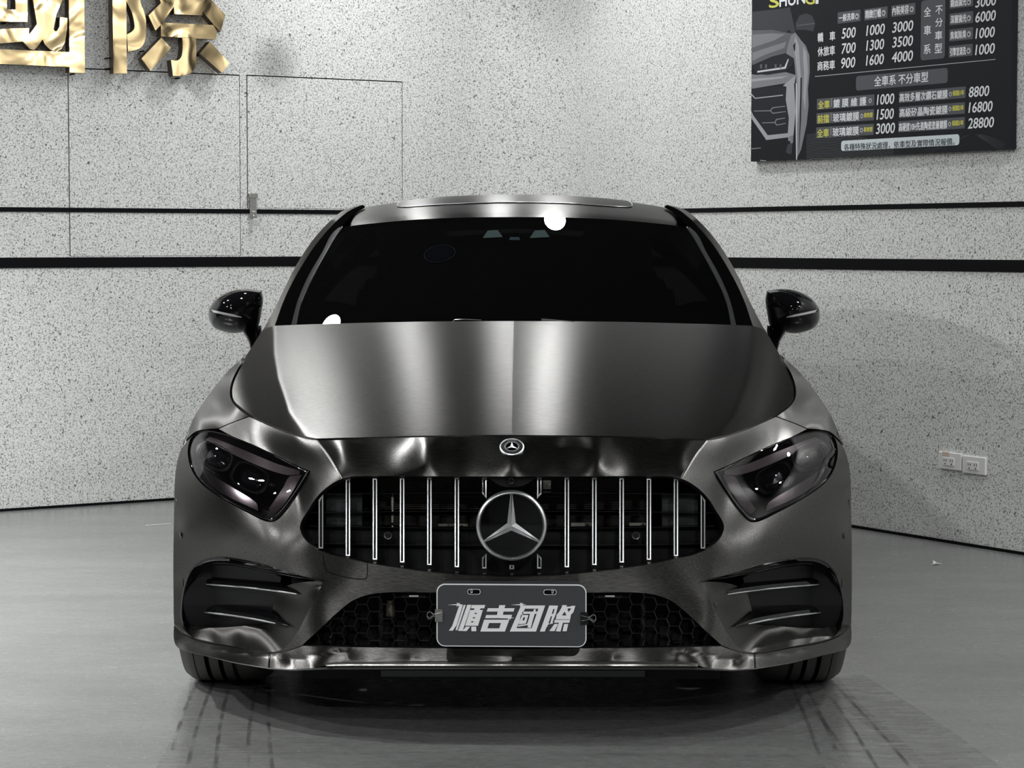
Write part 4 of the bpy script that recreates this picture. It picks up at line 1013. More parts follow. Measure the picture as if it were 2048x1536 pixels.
for s in (1, -1):
    hl = empty('headlight', (s * .72, .3, .62)); hl.parent = car; hl.matrix_parent_inverse = Matrix.Translation(-Vector(car.location))
    def fx(o):
        if s < 0:
            me = o.data
            for v in me.vertices: v.co.x = -v.co.x
            me.flip_normals()
        return o
    def rl(name, out, f, mat, stp=7, rim=(0, .01, 0), **kw):
        o = relief(name, out, f, mat, hl, step=stp, rim=rim, mode='single', **kw)
        if s < 0:
            me = o.data
            nrm = [tuple(n.vector) for n in me.corner_normals]
            for v in me.vertices: v.co.x = -v.co.x
            me.flip_normals(); me.update()
            try: me.polygons.foreach_set('use_smooth', [True] * len(me.polygons))
            except Exception: pass
        return o
    rl('lamp_housing', curve(scale_poly(HEAD, .995), True, 8), lambda h, v: hbase0(h, v) + .02, M['bezel'])
    # thick black gasket round the lamp
    hc_ = curve(scale_poly(HEAD, .995), True, 6); G = []
    for h_, v_ in hc_ + hc_[:1]:
        k = .955; a = ((h_ - 540) * k + 540, (v_ - 950) * (k - .015) + 950); y = float(front(h_, v_))
        G.append([H(h_, v_, y + .012), H(h_, v_, y - .001), H((h_ + a[0]) / 2, (v_ + a[1]) / 2, y - .003), H(a[0], a[1], y + .001), H(a[0], a[1], y + .04)])
    mb = MB().grid(G)
    if s < 0: mb.flipx()
    mb.build('lamp_gasket', M['gloss'], hl, smooth=50)
    # brow light guide along the top, running from the inner tip outwards
    def sub(dy): return lambda h, v: front(h, v) + dy
    rl('daytime_light', curve([(425, 941, 1), (470, 928), (540, 899), (606, 874), (614, 879, 1), (560, 908), (500, 935), (452, 950), (425, 949, 1)], True, 6), sub(.016), M['glide'], 6)
    rl('inner_light_guide', curve([(421, 950, 1), (445, 953), (458, 975), (487, 1018, 1), (478, 1028), (462, 1016), (440, 985)], True, 6), sub(.020), M['glide'], 6)
    rl('lower_reflector', curve([(508, 1022, 1), (512, 1006), (560, 975), (600, 950), (634, 925, 1), (632, 945), (612, 966), (570, 993)], True, 6), sub(.045), M['reflector'], 6)
    def flare(name, c, rx, rz, y, ang, mats, prof, parent=hl):
        ca, sa = math.cos(ang), math.sin(ang); n = 36; G = []
        for i in range(n + 1):
            q = 2 * math.pi * i / n; ex_ = abs(math.cos(q)) ** .7 * np.sign(math.cos(q)); ez_ = abs(math.sin(q)) ** .7 * np.sign(math.sin(q)); row = []
            for r, dy in prof:
                X = rx * r * ex_; Z = rz * r * ez_; hh_ = c[0] + X * ca - Z * sa; vv_ = c[1] - (X * sa + Z * ca); row.append(H(hh_, vv_, float(front(hh_, vv_)) + .034 + dy))
            G.append(row)
        mb = MB().grid(G)
        if s < 0: mb.flipx()
        return mb.build(name, mats, parent, smooth=40)
    for c, rx, rz, y in (((524, 956), 36, 25, .30), ((594, 914), 33, 23, .44)):
        y = float(front(c[0], c[1])) + .055
        b_ = flare('projector_bezel', c, rx, rz, y, .45, M['bezel'], [(1.12, -.012), (1.06, -.020), (1.0, -.016), (.86, .012), (.8, .03)])
        flare('projector_lens', c, rx * .82, rz * .82, y, .45, M['proj'], [(.02, -.008), (.5, -.004), (.85, .012), (1, .025)], b_)
        flare('bezel_ring', c, rx, rz, y, .45, M['trim'], [(1.02, -.0195), (1.0, -.021), (.98, -.0195)], b_)
    o = rl('outer_lens', curve(scale_poly(HEAD, .965), True, 7), lens_f, M['lens'], 7, rim=None)

# ---- windshield
def ws_y(x, z): return 1.42 + (z - 1.0) * 2.65 + .28 * x * x - .10 * (z - 1) ** 2
def solve_y(g, lo=.5, hi=4.):
    def f(h, v):
        h, v = np.broadcast_arrays(np.asarray(h, float), np.asarray(v, float)); a, dy, dz = ray(1024 + h, v); m = np.full(h.shape, 1.8)
        for _ in range(60):
            t = (m - CAM[1]) / dy; m = .5 * m + .5 * g(a * t, CAM[2] + dz * t)
        return m
    return f
ws_f = solve_y(ws_y)
GE = [(437, 662), (435, 650), (424, 600), (401, 551), (373, 500), (358, 474), (346, 455)]     # glass edge
BI = [(448, 662), (445, 650), (432, 600), (411, 551), (382, 500), (367, 470), (350, 454), (335, 440.5), (320, 424), (300, 412)]     # inner edge of black strip
BO = [(482, 660), (476, 648), (459, 600), (435, 551), (404, 500), (381, 470), (358, 445), (344, 432), (326, 419), (305, 410.5)]   # outer edge of the strip
top = [(0, 432.5), (100, 433.5), (200, 438), (300, 447), (342, 452.5)]
gl = [(0, 434, 1), (100, 435), (200, 439.5), (300, 448.5), (344, 454.5, 1)] + GE[::-1][1:] + [(437, 668, 1), (0, 668, 1)]
relief('windshield', curve(gl, True, 10), ws_f, M['glass'], car, step=14, rim=None)
ge_i = [(h_ - (9 if v_ > 460 else 6), v_ + (0 if v_ > 460 else 4)) for h_, v_ in GE]
# black ceramic band inside the glass edge
band = [(0, 434.5, 1), (200, 440), (300, 449), (343, 455, 1)] + GE[::-1][1:] + [(430, 662, 1)] + [(h_ - 5, v_) for h_, v_ in GE[1:-1]] + [(336, 462, 1), (300, 457), (200, 448), (0, 442, 1)]
relief('glass_frit_band', curve(band, True, 10), lambda h, v: ws_f(h, v) + .004, M['black'], car, step=14, rim=None)
# pillar: grey cover strip, black strip, body-coloured rail
ws_edge = lambda h, v: ws_f(h, v)
def pil_y(h, v):
    he = np.interp(v, [p[1] for p in GE[::-1]], [p[0] for p in GE[::-1]]); he = np.where(v < 455, 346 + (455 - v) * -.9, he)
    dx = np.clip(h - he, 0, 200) / 560.
    return np.where(v > 440, ws_f(np.minimum(h, he), v), ws_f(np.minimum(h, he), 440) + (440 - v) * .015) + dx * .45 + dx ** 2 * 9
relief('pillar_cover', curve(GE + BI[:7][::-1], True, 8), lambda h, v: pil_y(h, v) - .006, M['trim'], car, step=6, mode='pair', rim=(0, .02, 0))
relief('pillar_black_strip', curve([(p[0], p[1]) for p in BI] + [(p[0], p[1]) for p in BO[::-1]], True, 8), lambda h, v: pil_y(h, v) - .0, pbr('pillar_black', (.002, .002, .002), .6, 0, 0), car, step=6, mode='pair', rim=(0, .02, 0))
RAIL = [(500, 657), (478, 616), (447, 551), (425, 512), (400, 476), (372, 445), (348, 424), (330, 416), (308, 410)]
relief('roof_rail', curve([(p[0] + 1.0, p[1]) for p in BO] + [(303, 409, 1)] + RAIL[::-1][1:] + [(508, 668), (494, 661)], True, 8), lambda h, v: pil_y(h, v) - .004, M['wrap'], car, step=6, mode='pair', rim=(0, .03, 0))
# cowl between hood corner and pillar foot
MB().grid([[H(h_, 651 if abs(h_) > 380 else 645, 1.60 + .0 * h_), H(h_, 672, 1.60), H(h_, 672, 1.9)] for h_ in np.linspace(-440, 440, 9)], flip=True).build('cowl', M['matte'], car)

# ---- roof
def roof_z(x, y):
    t = y - 2.35; z = 1.351 + .232 * t - .150 * t * t
    z = np.where(t > .77, 1.351 + .232 * .77 - .150 * .77 ** 2 - .16 * (t - .77) ** 2, z) + .0
    return z - .118 * x * x * (1 + .6 * x * x)
XW = lambda y: np.interp(y, [2.3, 2.5, 2.65, 2.9, 3.3, 3.8, 4.3], [.615, .615, .612, .592, .580, .57, .55])
def hdr_y(x): return 2.345 + .27 * x * x
G = []
for i in range(41):
    s = i / 40 * 2 - 1; row = []
    for j in range(34):
        t = j / 33; xw = .615; x = s * xw; y0 = hdr_y(x); y = y0 + (4.0 - y0) * t; x = s * float(XW(y)); z = float(roof_z(x, y)) - (.0 if t > 0 else .006)
        row.append((x, y, z))
    G.append(row)
MB().grid(G).build('roof', M['wrap'], car, smooth=60)
# sunroof panel, proud of the roof with a thin bright joint
def sr_pts(k=1.0):
    return curve([(-.43 * k, 2.70), (-.385, 2.645), (-.2, 2.625), (0, 2.62), (.2, 2.625), (.385, 2.645), (.43 * k, 2.70), (.43, 3.0, 1), (.43, 3.35, 1), (-.43, 3.35, 1), (-.43, 3.0, 1)], True, .03)
sp = sr_pts(); tri = tess(sp, (), [(x, y) for x in np.arange(-.40, .41, .06) for y in np.arange(2.66, 3.33, .06) if inside(sp, x, y) and segdist(sp, np.array(x), np.array(y)) > .02])
al = sp + [(x, y) for x in np.arange(-.40, .41, .06) for y in np.arange(2.66, 3.33, .06) if inside(sp, x, y) and segdist(sp, np.array(x), np.array(y)) > .02]
mb = MB().add([(x, y, float(roof_z(x, y)) + .004) for x, y in al], tri); mb.build('sunroof_panel', M['wrap'], car, smooth=60)
MB().tube([(x, y, float(roof_z(x, y)) + .0035) for x, y in sp], .0016, 6, closed=True).build('sunroof_seal', M['satin_chrome'], car, smooth=60)

# ---- sides
SHO = [(.455, 677, 1100), (.48, 676, 1000), (.60, 672, 935), (.74, 662, 898), (.80, 651, 864), (.88, 636, 831), (.98, 619, 804), (1.15, 577, 749), (1.40, 528, 703), (1.72, 500, 657), (1.85, 478, 616)]
sy = []; sx_ = []; szz = []
for y_, h_, v_ in SHO:
    p = H(h_, v_, y_); sy.append(y_); sx_.append(p[0]); szz.append(p[2])
sy += [2.4, 3.2, 3.9, 4.5, 4.88]; sx_ += [.80, .81, .82, .80, .72]; szz += [1.03, 1.03, 1.02, 1.00, .96]
hsv = sorted([(v_, h_) for h_, v_ in SIL]); hv = [a for a, b in hsv]; hh = [b for a, b in hsv]
def side_x(y, z):
    xs = np.interp(y, sy, sx_); zs = np.interp(y, sy, szz); dz = np.clip(zs - z, 0, 2)
    xm = np.interp(y, [.45, .85, 1.3, 2.4, 3.8, 4.3, 4.9], [.920, .940, .925, .925, .945, .92, .74])
    x = xs + np.maximum(xm - xs, 0) * (1 - np.exp(-dz / .10)) - .10 * np.clip(.40 - z, 0, 1)
    px, pv = project(x, y, z); f = (y - CAM[1]) * cT - (z - CAM[2]) * sT
    lim = (np.interp(pv, hv, hh) - 2.0) * f / FPX
    return np.where(y < 2.6, np.minimum(x, lim), x)
def side_panel(name, out, mat, holes=(), stp=.06, off=0.0, rim=True, parent=None, **kw):
    o2 = curve(out, True, stp * .8) ; hl2 = [curve(q, True, stp * .5) for q in holes]
    ys = [p[0] for p in o2]; zs = [p[1] for p in o2]; Y, Z = np.meshgrid(np.arange(min(ys), max(ys), stp), np.arange(min(zs), max(zs), stp)); Y = Y.ravel(); Z = Z.ravel()
    ok = inside(o2, Y, Z) & (segdist(o2, Y, Z) > stp * .4)
    for q in hl2: ok &= ~inside(q, Y, Z) & (segdist(q, Y, Z) > stp * .3)
    pts = list(zip(Y[ok], Z[ok])); tri = tess(o2, hl2, pts); al = o2 + [p for q in hl2 for p in q] + pts
    A_ = np.array(al); X = side_x(A_[:, 0], A_[:, 1]) + off; res = []
    for s in (1, -1):
        mb = MB().add([(s * x, y, z) for x, (y, z) in zip(X, al)], tri); m = len(o2)
        if rim: mb.add([(s * X[i], *al[i]) for i in range(m)] + [(s * (X[i] - .02), *al[i]) for i in range(m)], [(i, (i + 1) % m, m + (i + 1) % m, m + i) for i in range(m)])
        res.append(mb.build(name, mat, parent or car, smooth=40, **kw))
    return res
def arch(cy, R, a0, a1, n=14): return [(cy + R * math.cos(math.radians(a)), .345 + R * math.sin(math.radians(a))) for a in np.linspace(a0, a1, n)]
shl = list(zip(sy, szz))
fend_side = [(sy[i], szz[i] - .002, 1) for i in range(1, 9)] + [(1.42, .93, 1), (1.38, .60), (1.36, .22, 1), (1.215, .22, 1)] + [(y, z, 1) for y, z in arch(.83, .385, -18, 158)] + [(.474, .52, 1)]
side_panel('fender_side', fend_side, M['wrap'])
side_panel('front_door', [(1.425, .925, 1), (1.72, .978, 1), (1.85, 1.03, 1), (2.55, 1.028, 1), (2.60, .6), (2.60, .26, 1), (1.42, .26, 1), (1.41, .6)], M['wrap'])
side_panel('rear_door', [(2.56, 1.028, 1), (3.2, 1.028, 1), (3.48, 1.022, 1), (3.50, .85), (3.36, .62), (3.34, .45), (3.40, .26, 1), (2.61, .26, 1), (2.61, .6)], M['wrap'])
side_panel('rear_quarter', [(3.49, 1.02, 1), (3.9, 1.015, 1), (4.5, .995, 1), (4.88, .955, 1), (4.92, .7), (4.86, .3, 1), (4.22, .26, 1)] + [(y, z, 1) for y, z in arch(3.77, .385, 0, 160)] + [(3.36, .60, 1), (3.51, .85)], M['wrap'])
side_panel('side_skirt', [(1.22, .255, 1), (3.40, .255, 1), (3.40, .15, 1), (1.22, .15, 1)], M['satin'], off=.005)
# inner wheel arch liners
for cy in (.83, 3.77):
    for s in (1, -1):
        mb = MB(); a = [math.radians(k) for k in range(-20, 201, 10)]
        mb.grid([[(s * (.60), cy + .40 * math.cos(q), .345 + .40 * math.sin(q)), (s * .895, cy + .40 * math.cos(q), .345 + .40 * math.sin(q))] for q in a]); mb.build('wheel_arch_liner', M['matte'], car)
# side windows up to the rail
rl_y = [1.80, 2.0, 2.15, 2.3, 2.45, 2.65, 2.8, 3.1, 3.5, 3.9, 4.2]
rl_x = [.785, .735, .715, .685, .648, .612, .590, .572, .566, .565, .60]; rl_z = [1.04, 1.125, 1.18, 1.235, 1.275, 1.32, 1.348, 1.36, 1.345, 1.26, 1.12]
for s in (1, -1):
    for nm, ya, yb in (('front_side_window', 1.84, 2.62), ('rear_side_window', 2.66, 3.9)):
        G = []
        for y_ in np.linspace(ya, yb, 14):
            xb = np.interp(y_, sy, sx_) - .012; zb = np.interp(y_, sy, szz) - .005; xt = np.interp(y_, rl_y, rl_x); zt = max(float(np.interp(y_, rl_y, rl_z)) - .02, zb + .005)
            G.append([(s * (xb + (xt - xb) * t + .02 * math.sin(t * math.pi)), y_, zb + (zt - zb) * t) for t in np.linspace(0, 1, 6)])
        MB().grid(G).build(nm, M['gloss'], car, smooth=60)
    G = []
    for y_ in np.linspace(2.62, 4.3, 18):
        xt = float(np.interp(y_, rl_y, rl_x)); zt = float(np.interp(y_, rl_y, rl_z)); xr = float(XW(min(y_, 4.0))) - .0; zr = float(roof_z(xr, min(y_, 4.0))) - max(0, y_ - 4.0) * .45
        G.append([(s * (xt + .004), y_, zt - .03), (s * (xt + .004), y_, zt), (s * (xr - .01), y_, zr - .004)])
    MB().grid(G).build('roof_side', M['wrap'], car, smooth=50)
# rear: glass, boot lid, bumper
G = []
for s in np.linspace(-1, 1, 13):
    row = []
    for y_, z_, x_ in ((3.98, 1.300, .56), (4.25, 1.21, .60), (4.5, 1.10, .66)): row.append((s * x_, y_, z_ - .06 * s * s))
    G.append(row)
MB().grid(G).build('rear_window', M['gloss'], car, smooth=60)
G = []
for s in np.linspace(-1, 1, 15):
    row = []
    for y_, z_, x_ in ((4.45, 1.11, .70), (4.7, 1.04, .72), (4.88, 1.03, .74), (4.93, .93, .76), (4.90, .75, .78)): row.append((s * x_, y_ - .12 * s * s * (y_ > 4.6), z_ - .06 * s * s))
    G.append(row)
MB().grid(G).build('boot_lid', M['wrap'], car, smooth=50)
G = []
for s in np.linspace(-1, 1, 15):
    row = []
    for y_, z_, x_ in ((4.90, .76, .80), (4.97, .62, .82), (4.96, .40, .82), (4.90, .22, .78)): row.append((s * x_, y_ - .14 * s ** 4, z_))
    G.append(row)
MB().grid(G).build('rear_bumper', M['wrap'], car, smooth=50)
for s in (1, -1): MB().box((s * .56, 4.93, .86), (.34, .05, .08)).build('tail_lamp', pbr('red_lamp', (.2, .005, .005), .15), car)
# floor pan closes the underside
mb = MB(); mb.box((0, 2.7, .21), (1.30, 4.3, .03)); mb.build('floor_pan', M['matte'], car)
mb = MB(); mb.box((0, .62, .20), (.95, .35, .02)); mb.build('engine_undertray', M['matte'], car)

# ---- cabin behind the dark glass
G = [[(x, y, z - .04 * (x / .6) ** 2) for y, z in ((1.62, .96), (1.95, 1.00), (2.1, .99), (2.16, .93), (2.16, .75))] for x in np.linspace(-.68, .68, 9)]
MB().grid(G).build('dashboard', M['cabin'], car, smooth=50)
wc = np.array([.37, 2.30, 1.00]); ax = np.array([0, -.92, .39]); u = np.array([1., 0, 0]); w_ = np.cross(ax, u)
sw = MB().tube([wc + (u * math.cos(q) + w_ * math.sin(q)) * .185 for q in np.linspace(0, 2 * math.pi, 40, endpoint=False)], .016, 10, closed=True)
swo = sw.build('steering_wheel', pbr('wheel_leather', (.05, .05, .052), .45), car, smooth=60)
mb = MB()
for q in (0, math.pi, -math.pi / 2): mb.tube([wc - ax * .03, wc + (u * math.cos(q) + w_ * math.sin(q)) * .18], .014, 8)
mb.lathe([(0, -.02), (.05, -.015), (.06, .02)], wc - ax * .03, -ax, 20); mb.build('wheel_hub', M['cabin'], swo, smooth=40)
for s in (1, -1):
    mb = MB(); G = []
    for i, (y_, z_) in enumerate(((2.75, .55), (2.90, .75), (2.98, 1.0), (3.02, 1.12))):
        wd = (.26, .27, .24, .20)[i]; G.append([(s * .37 + wd * k, y_ + .04 * k * k, z_) for k in np.linspace(-1, 1, 7)])
    mb.grid(G); mb.build('seat', M['cabin'], car, smooth=60)
    G = [[(s * .37 + .13 * math.cos(q) * r_, 3.03 + .05 * math.sin(q) * r_, z_) for q in np.linspace(0, 2 * math.pi, 13)] for z_, r_ in ((1.12, .8), (1.18, 1.), (1.27, 1.), (1.31, .7))]
    MB().grid(G).build('headrest', M['cabin'], car, smooth=60)
# camera pod and rear-view mirror at the top of the glass
for x0, x1 in ((961, 1001), (1054, 1096)):
    c = (x0 + x1) / 2; q = [(c - 20, 476), (c - 10, 461), (c + 10, 460), (c + 20, 474)]; h_ = c - 1024
    mb = MB().prism([P(a, b, float(ws_f(abs(a - 1024), b)) - .004) for a, b in q], (0, .003, 0)); mb.build('sensor_window', pbr('coated_window', (.035, .05, .05), .9, 0, 0), car)
mb = MB().prism([P(a, b, float(ws_f(abs(a - 1024), b)) - .003) for a, b in ((1016, 474), (1034, 474), (1036, 480), (1014, 480))], (0, .003, 0)); mb.build('sensor_window', pbr('coated_window_blue', (.02, .03, .035), .9, 0, 0), car)
# round sticker behind the glass
cc_ = (875, 507); G = []
mb = MB()
for i in range(36):
    q0, q1 = 2 * math.pi * i / 36, 2 * math.pi * (i + 1) / 36
    f_ = lambda q, r: P(cc_[0] + 32 * r * math.cos(q), cc_[1] + 17 * r * math.sin(q) - 4 * r * math.cos(q), float(ws_f(abs(cc_[0] - 1024 + 32 * r * math.cos(q)), cc_[1] + 17 * r * math.sin(q) - 4 * r * math.cos(q))) - .0015)
    mb.add([f_(q0, 1), f_(q1, 1), f_(q1, .93), f_(q0, .93)], [(0, 1, 2, 3)]); mb.add([f_(q0, .82), f_(q1, .82), f_(0, 0)], [(0, 1, 2)], 1)
mb.build('round_sticker', [pbr('sticker_grey', (.008, .0085, .010), 1, 0, 0), pbr('sticker_dark', (.0025, .003, .004), 1, 0, 0)], car)
# wiper arms peeping over the hood edge
mb = MB().tube([P(1080, 639, 1.395), P(1110, 640.5, 1.39), P(1145, 643, 1.385)], [.004, .0025, .0015], 6); mb.build('wiper_arm', M['steel'], car, smooth=40)
mb = MB().tube([P(902, 644, 1.395), P(906, 639.5, 1.395), P(925, 638.5, 1.39), P(960, 640, 1.385)], .0012, 6); mb.build('wiper_arm', M['steel'], car, smooth=40)

# ---- door mirrors
MO = [(505, 581, 1), (540, 577.5), (570, 583), (595, 597), (607, 612), (611.5, 624), (610, 641), (601, 655), (583, 663), (562, 667), (545, 665), (520, 658), (511, 651), (506, 628), (502, 600)]
mo = curve(MO, True, 5)
for s in (1, -1):
    mir = empty('door_mirror', (s * .93, 2.0, 1.0)); mir.parent = car; mir.matrix_parent_inverse = Matrix.Translation(-Vector(car.location))
    c = np.array([553., 621.]); G = []; yb = 2.02
    prof = [(1.0, .03), (1.0, .0), (.99, -.02), (.95, -.045), (.88, -.068), (.76, -.092), (.6, -.112), (.4, -.126), (.2, -.133), (.01, -.135)]
    for h_, v_ in mo + mo[:1]:
        G.append([H(c[0] + (h_ - c[0]) * k, c[1] + (v_ - c[1]) * k, yb + dy) for k, dy in prof])
    mb = MB().grid(G); mb2 = [H(h_ , v_, yb + .03) for h_, v_ in mo]; mb.add(mb2, tess(mo))
    if s < 0: mb.flipx()
    mb.build('mirror_shell', M['mirror_black'], mir, smooth=50)
    # slim indicator strip
    def my(h, v):
        k = 0
        r = 1.0 / max(1e-3, min([((a - c[0]) ** 2 + (b - c[1]) ** 2) ** .5 / max(1e-3, ((h - c[0]) ** 2 + (v - c[1]) ** 2) ** .5) for a, b in mo if abs(math.atan2(b - c[1], a - c[0]) - math.atan2(v - c[1], h - c[0])) < .16] or [1.2])) if (h, v) != tuple(c) else 0
        r = min(max(r, .01), 1.0); return yb + float(np.interp(r, [p_[0] for p_ in prof[::-1]], [p_[1] for p_ in prof[::-1]]))
    top_ = [(545, 634), (560, 629), (580, 625), (598, 621), (611, 618)]; G = []
    for h_, v_ in [(float(np.interp(t, range(5), [p_[0] for p_ in top_])), float(np.interp(t, range(5), [p_[1] for p_ in top_]))) for t in np.linspace(0, 4, 17)]:
        th = float(np.interp(h_, [545, 560, 611], [1, 4.5, 4.5])); y_ = my(h_, v_ + th / 2) - .009
        G.append([H(h_, v_, y_ + .003), H(h_, v_ + .3, y_), H(h_, v_ + th, y_), H(h_, v_ + th + .4, y_ + .003)])
    mb = MB().grid(G, flip=True)
    if s < 0: mb.flipx()
    mb.build('indicator_strip', pbr('indicator_lens', (.45, .45, .45), .15, .3), mir, smooth=30)
    # foot down to the door
    arm = [(526, 655, 2.03, .026, .034), (523, 664, 2.02, .024, .030), (520, 680, 1.99, .022, .020), (520, 696, 1.95, .020, .013), (517, 716, 1.90, .020, .012)]
    G = []
    for h_, v_, y_, a, b in arm:
        o_ = H(h_, v_, y_); G.append([o_ + np.array([math.cos(q) * b, math.sin(q) * a * 1.6, -math.cos(q) * b * .2]) for q in np.linspace(0, 2 * math.pi, 13)])
    mb = MB().grid(G, flip=True)
    if s < 0: mb.flipx()
    mb.build('mirror_foot', M['mirror_black'], mir, smooth=60)
    mb = MB().lathe([(0, -.006), (.008, -.004), (.010, .002), (.010, .02)], H(577, 659, yb - .03), (0, .5, .9), 14)
    if s < 0: mb.flipx()
    mb.build('mirror_camera', M['gloss'], mir, smooth=40)
    q = [(512, 590), (560, 588), (598, 610), (600, 640), (560, 655), (515, 645)]
    mb = MB().prism([H(a, b, yb + .031) for a, b in q], (0, .003, 0))
    if s < 0: mb.flipx()
    mb.build('mirror_glass', M['chrome'], mir)

# ---- wheels
def tyre_mesh(s, cx, cy):
    R = .345; Wd = .123
    prof = [(-Wd + .010, .235), (-Wd, .262), (-Wd - .002, .300), (-Wd + .006, .328), (-Wd + .022, .340)]
    xs = []
    def groove(c, w, d): return [(c - w / 2, 0), (c - w / 2 + .001, -d), (c + w / 2 - .001, -d), (c + w / 2, 0)]
    line = [(-.090, 0)] + groove(-.078, .003, .006) + groove(-.043, .0125, .012) + groove(-.005, .0125, .012) + groove(.032, .0125, .012) + [(.075, 0), (.090, 0)]
    for x, d in line: prof.append((x, R + d - .12 * max(0, abs(x) - .06) ** 1.4 - .0))
    prof += [(Wd - .022, .340), (Wd - .006, .328), (Wd + .002, .300), (Wd, .262), (Wd - .010, .235)]
    mb = MB().lathe([(r, -a * s) for a, r in prof], (cx, cy, .345), (1, 0, 0), 96, mm=[1 if (7 <= k <= 17 and (k - 6) % 4 in (0, 1, 2) and k >= 9) else 0 for k in range(len(prof) - 1)])   # outer side at -Wd; groove faces black, recess shade put into the colour
    return mb
def tyre_material():
    m, nt, b = newmat('tyre_tread'); L = nt.links.new; tc = node(nt, 'ShaderNodeTexCoord')
    b.inputs['Roughness'].default_value = .6
    sep = node(nt, 'ShaderNodeSeparateXYZ'); L(tc.outputs['Object'], sep.inputs[0])
    # angle round the axle gives cross cuts
    a1 = node(nt, 'ShaderNodeMath', operation='SUBTRACT'); a1.inputs[1].default_value = .83; L(sep.outputs['Y'], a1.inputs[0])
    a2 = node(nt, 'ShaderNodeMath', operation='SUBTRACT'); a2.inputs[1].default_value = .345; L(sep.outputs['Z'], a2.inputs[0])
    at = node(nt, 'ShaderNodeMath', operation='ARCTAN2'); L(a2.outputs[0], at.inputs[0]); L(a1.outputs[0], at.inputs[1])
    ax_ = node(nt, 'ShaderNodeMath', operation='ABSOLUTE'); L(sep.outputs['X'], ax_.inputs[0])
    mx = node(nt, 'ShaderNodeMath', operation='MULTIPLY'); mx.inputs[1].default_value = 9.0; L(ax_.outputs[0], mx.inputs[0])
    m3 = node(nt, 'ShaderNodeMath', operation='MULTIPLY_ADD'); m3.inputs[1].default_value = 30.0; L(at.outputs[0], m3.inputs[0]); L(mx.outputs[0], m3.inputs[2])
    fr = node(nt, 'ShaderNodeMath', operation='FRACT'); L(m3.outputs[0], fr.inputs[0])
    st_ = node(nt, 'ShaderNodeMath', operation='LESS_THAN'); st_.inputs[1].default_value = .1; L(fr.outputs[0], st_.inputs[0])
    gt = node(nt, 'ShaderNodeMath', operation='GREATER_THAN'); gt.inputs[1].default_value = .838; L(ax_.outputs[0], gt.inputs[0])
    mu = node(nt, 'ShaderNodeMath', operation='MULTIPLY'); L(st_.outputs[0], mu.inputs[0]); L(gt.outputs[0], mu.inputs[1])
    iv = node(nt, 'ShaderNodeMath', operation='SUBTRACT'); iv.inputs[0].default_value = 1; L(mu.outputs[0], iv.inputs[1])
    cr_ = ramp(nt, [(0., (.012, .012, .012)), (1., (.095, .092, .088))]); L(iv.outputs[0], cr_.inputs[0]); L(cr_.outputs[0], b.inputs['Base Color'])  # cross cuts also darkened in colour, painted shade inside them
    bp = node(nt, 'ShaderNodeBump'); bp.inputs['Strength'].default_value = 1; bp.inputs['Distance'].default_value = .004; L(iv.outputs[0], bp.inputs['Height']); L(bp.outputs[0], b.inputs['Normal'])
    return m
M['tread'] = tyre_material()
for cy in (.83, 3.77):
    for s in (1, -1):
        cx = s * .812; whl = empty('wheel', (cx, cy, 0)); whl.parent = car; whl.matrix_parent_inverse = Matrix.Translation(-Vector(car.location))
        tyre_mesh(s, cx, cy).build('tyre', [M['tread'], M['black']], whl, smooth=25)
        mb = MB().lathe([(.235, s * .115), (.225, s * .10), (.222, -s * .09), (.235, -s * .11)], (cx, cy, .345), (1, 0, 0), 48)
        mb.build('rim', M['satin'], whl, smooth=40)
        mb = MB()
        for k in range(10):
            q = k * math.pi / 5; d = np.array([0, math.cos(q), math.sin(q)]); mb.box(np.array([cx + s * .07, cy, .345]) + d * .13, (.03, .19, .028), axes=[(1, 0, 0), d, (0, -d[2], d[1])])
        mb.lathe([(0, s * .095), (.05, s * .09), (.06, s * .06)], (cx, cy, .345), (1, 0, 0), 24); mb.build('spokes', M['steel'], whl, smooth=30)
        MB().lathe([(0, s * .01), (.17, s * .01), (.17, -s * .02), (0, -s * .02)], (cx, cy, .345), (1, 0, 0), 40).build('brake_disc', M['steel'], whl, smooth=30)

car.rotation_euler = (0, 0, -.0038); car.location = (.0085, 2.4, 0)

# ------------------------------------------------------------------ licence board clipped to the bumper
def plate_mat():
    m, nt, b = newmat('printed_carbon_pattern'); L = nt.links.new; tc = node(nt, 'ShaderNodeTexCoord')
    mp = node(nt, 'ShaderNodeMapping'); mp.inputs['Scale'].default_value = (175, 175, 210); L(tc.outputs['Object'], mp.inputs[0])
    vo = node(nt, 'ShaderNodeTexVoronoi', i_Scale=1.0, i_Randomness=0.0); vo.voronoi_dimensions = '3D'; L(mp.outputs[0], vo.inputs['Vector'])
    r = ramp(nt, [(.22, (.008, .008, .009)), (.46, (.06, .063, .07))]); L(vo.outputs['Distance'], r.inputs[0]); L(r.outputs[0], b.inputs['Base Color'])
    b.inputs['Roughness'].default_value = .3
    return m
py0 = -.095
pl = empty('licence_plate', P(1023, 1294, py0), label='dark show plate with four slanted white Chinese characters, clipped under the grille', cat='plate')
def rr(x0, y0, x1, y1, r, n=8):
    q = []
    for cx, cy, a0 in ((x1 - r, y0 + r, -90), (x1 - r, y1 - r, 0), (x0 + r, y1 - r, 90), (x0 + r, y0 + r, 180)):
        q += [(cx + r * math.cos(math.radians(a0 + 90 * k / n)), cy + r * math.sin(math.radians(a0 + 90 * k / n))) for k in range(n + 1)]
    return q
ROT = -.004
def pq(x, y, dy=0.0):  # slightly turned plate
    return P(x + (y - 1230) * .0, y + (x - 1023) * .006 - 0.0, py0 + dy)
out = rr(873, 1168, 1173, 1293.5, 17); inn = rr(875.2, 1170.6, 1170.9, 1291.9, 15)
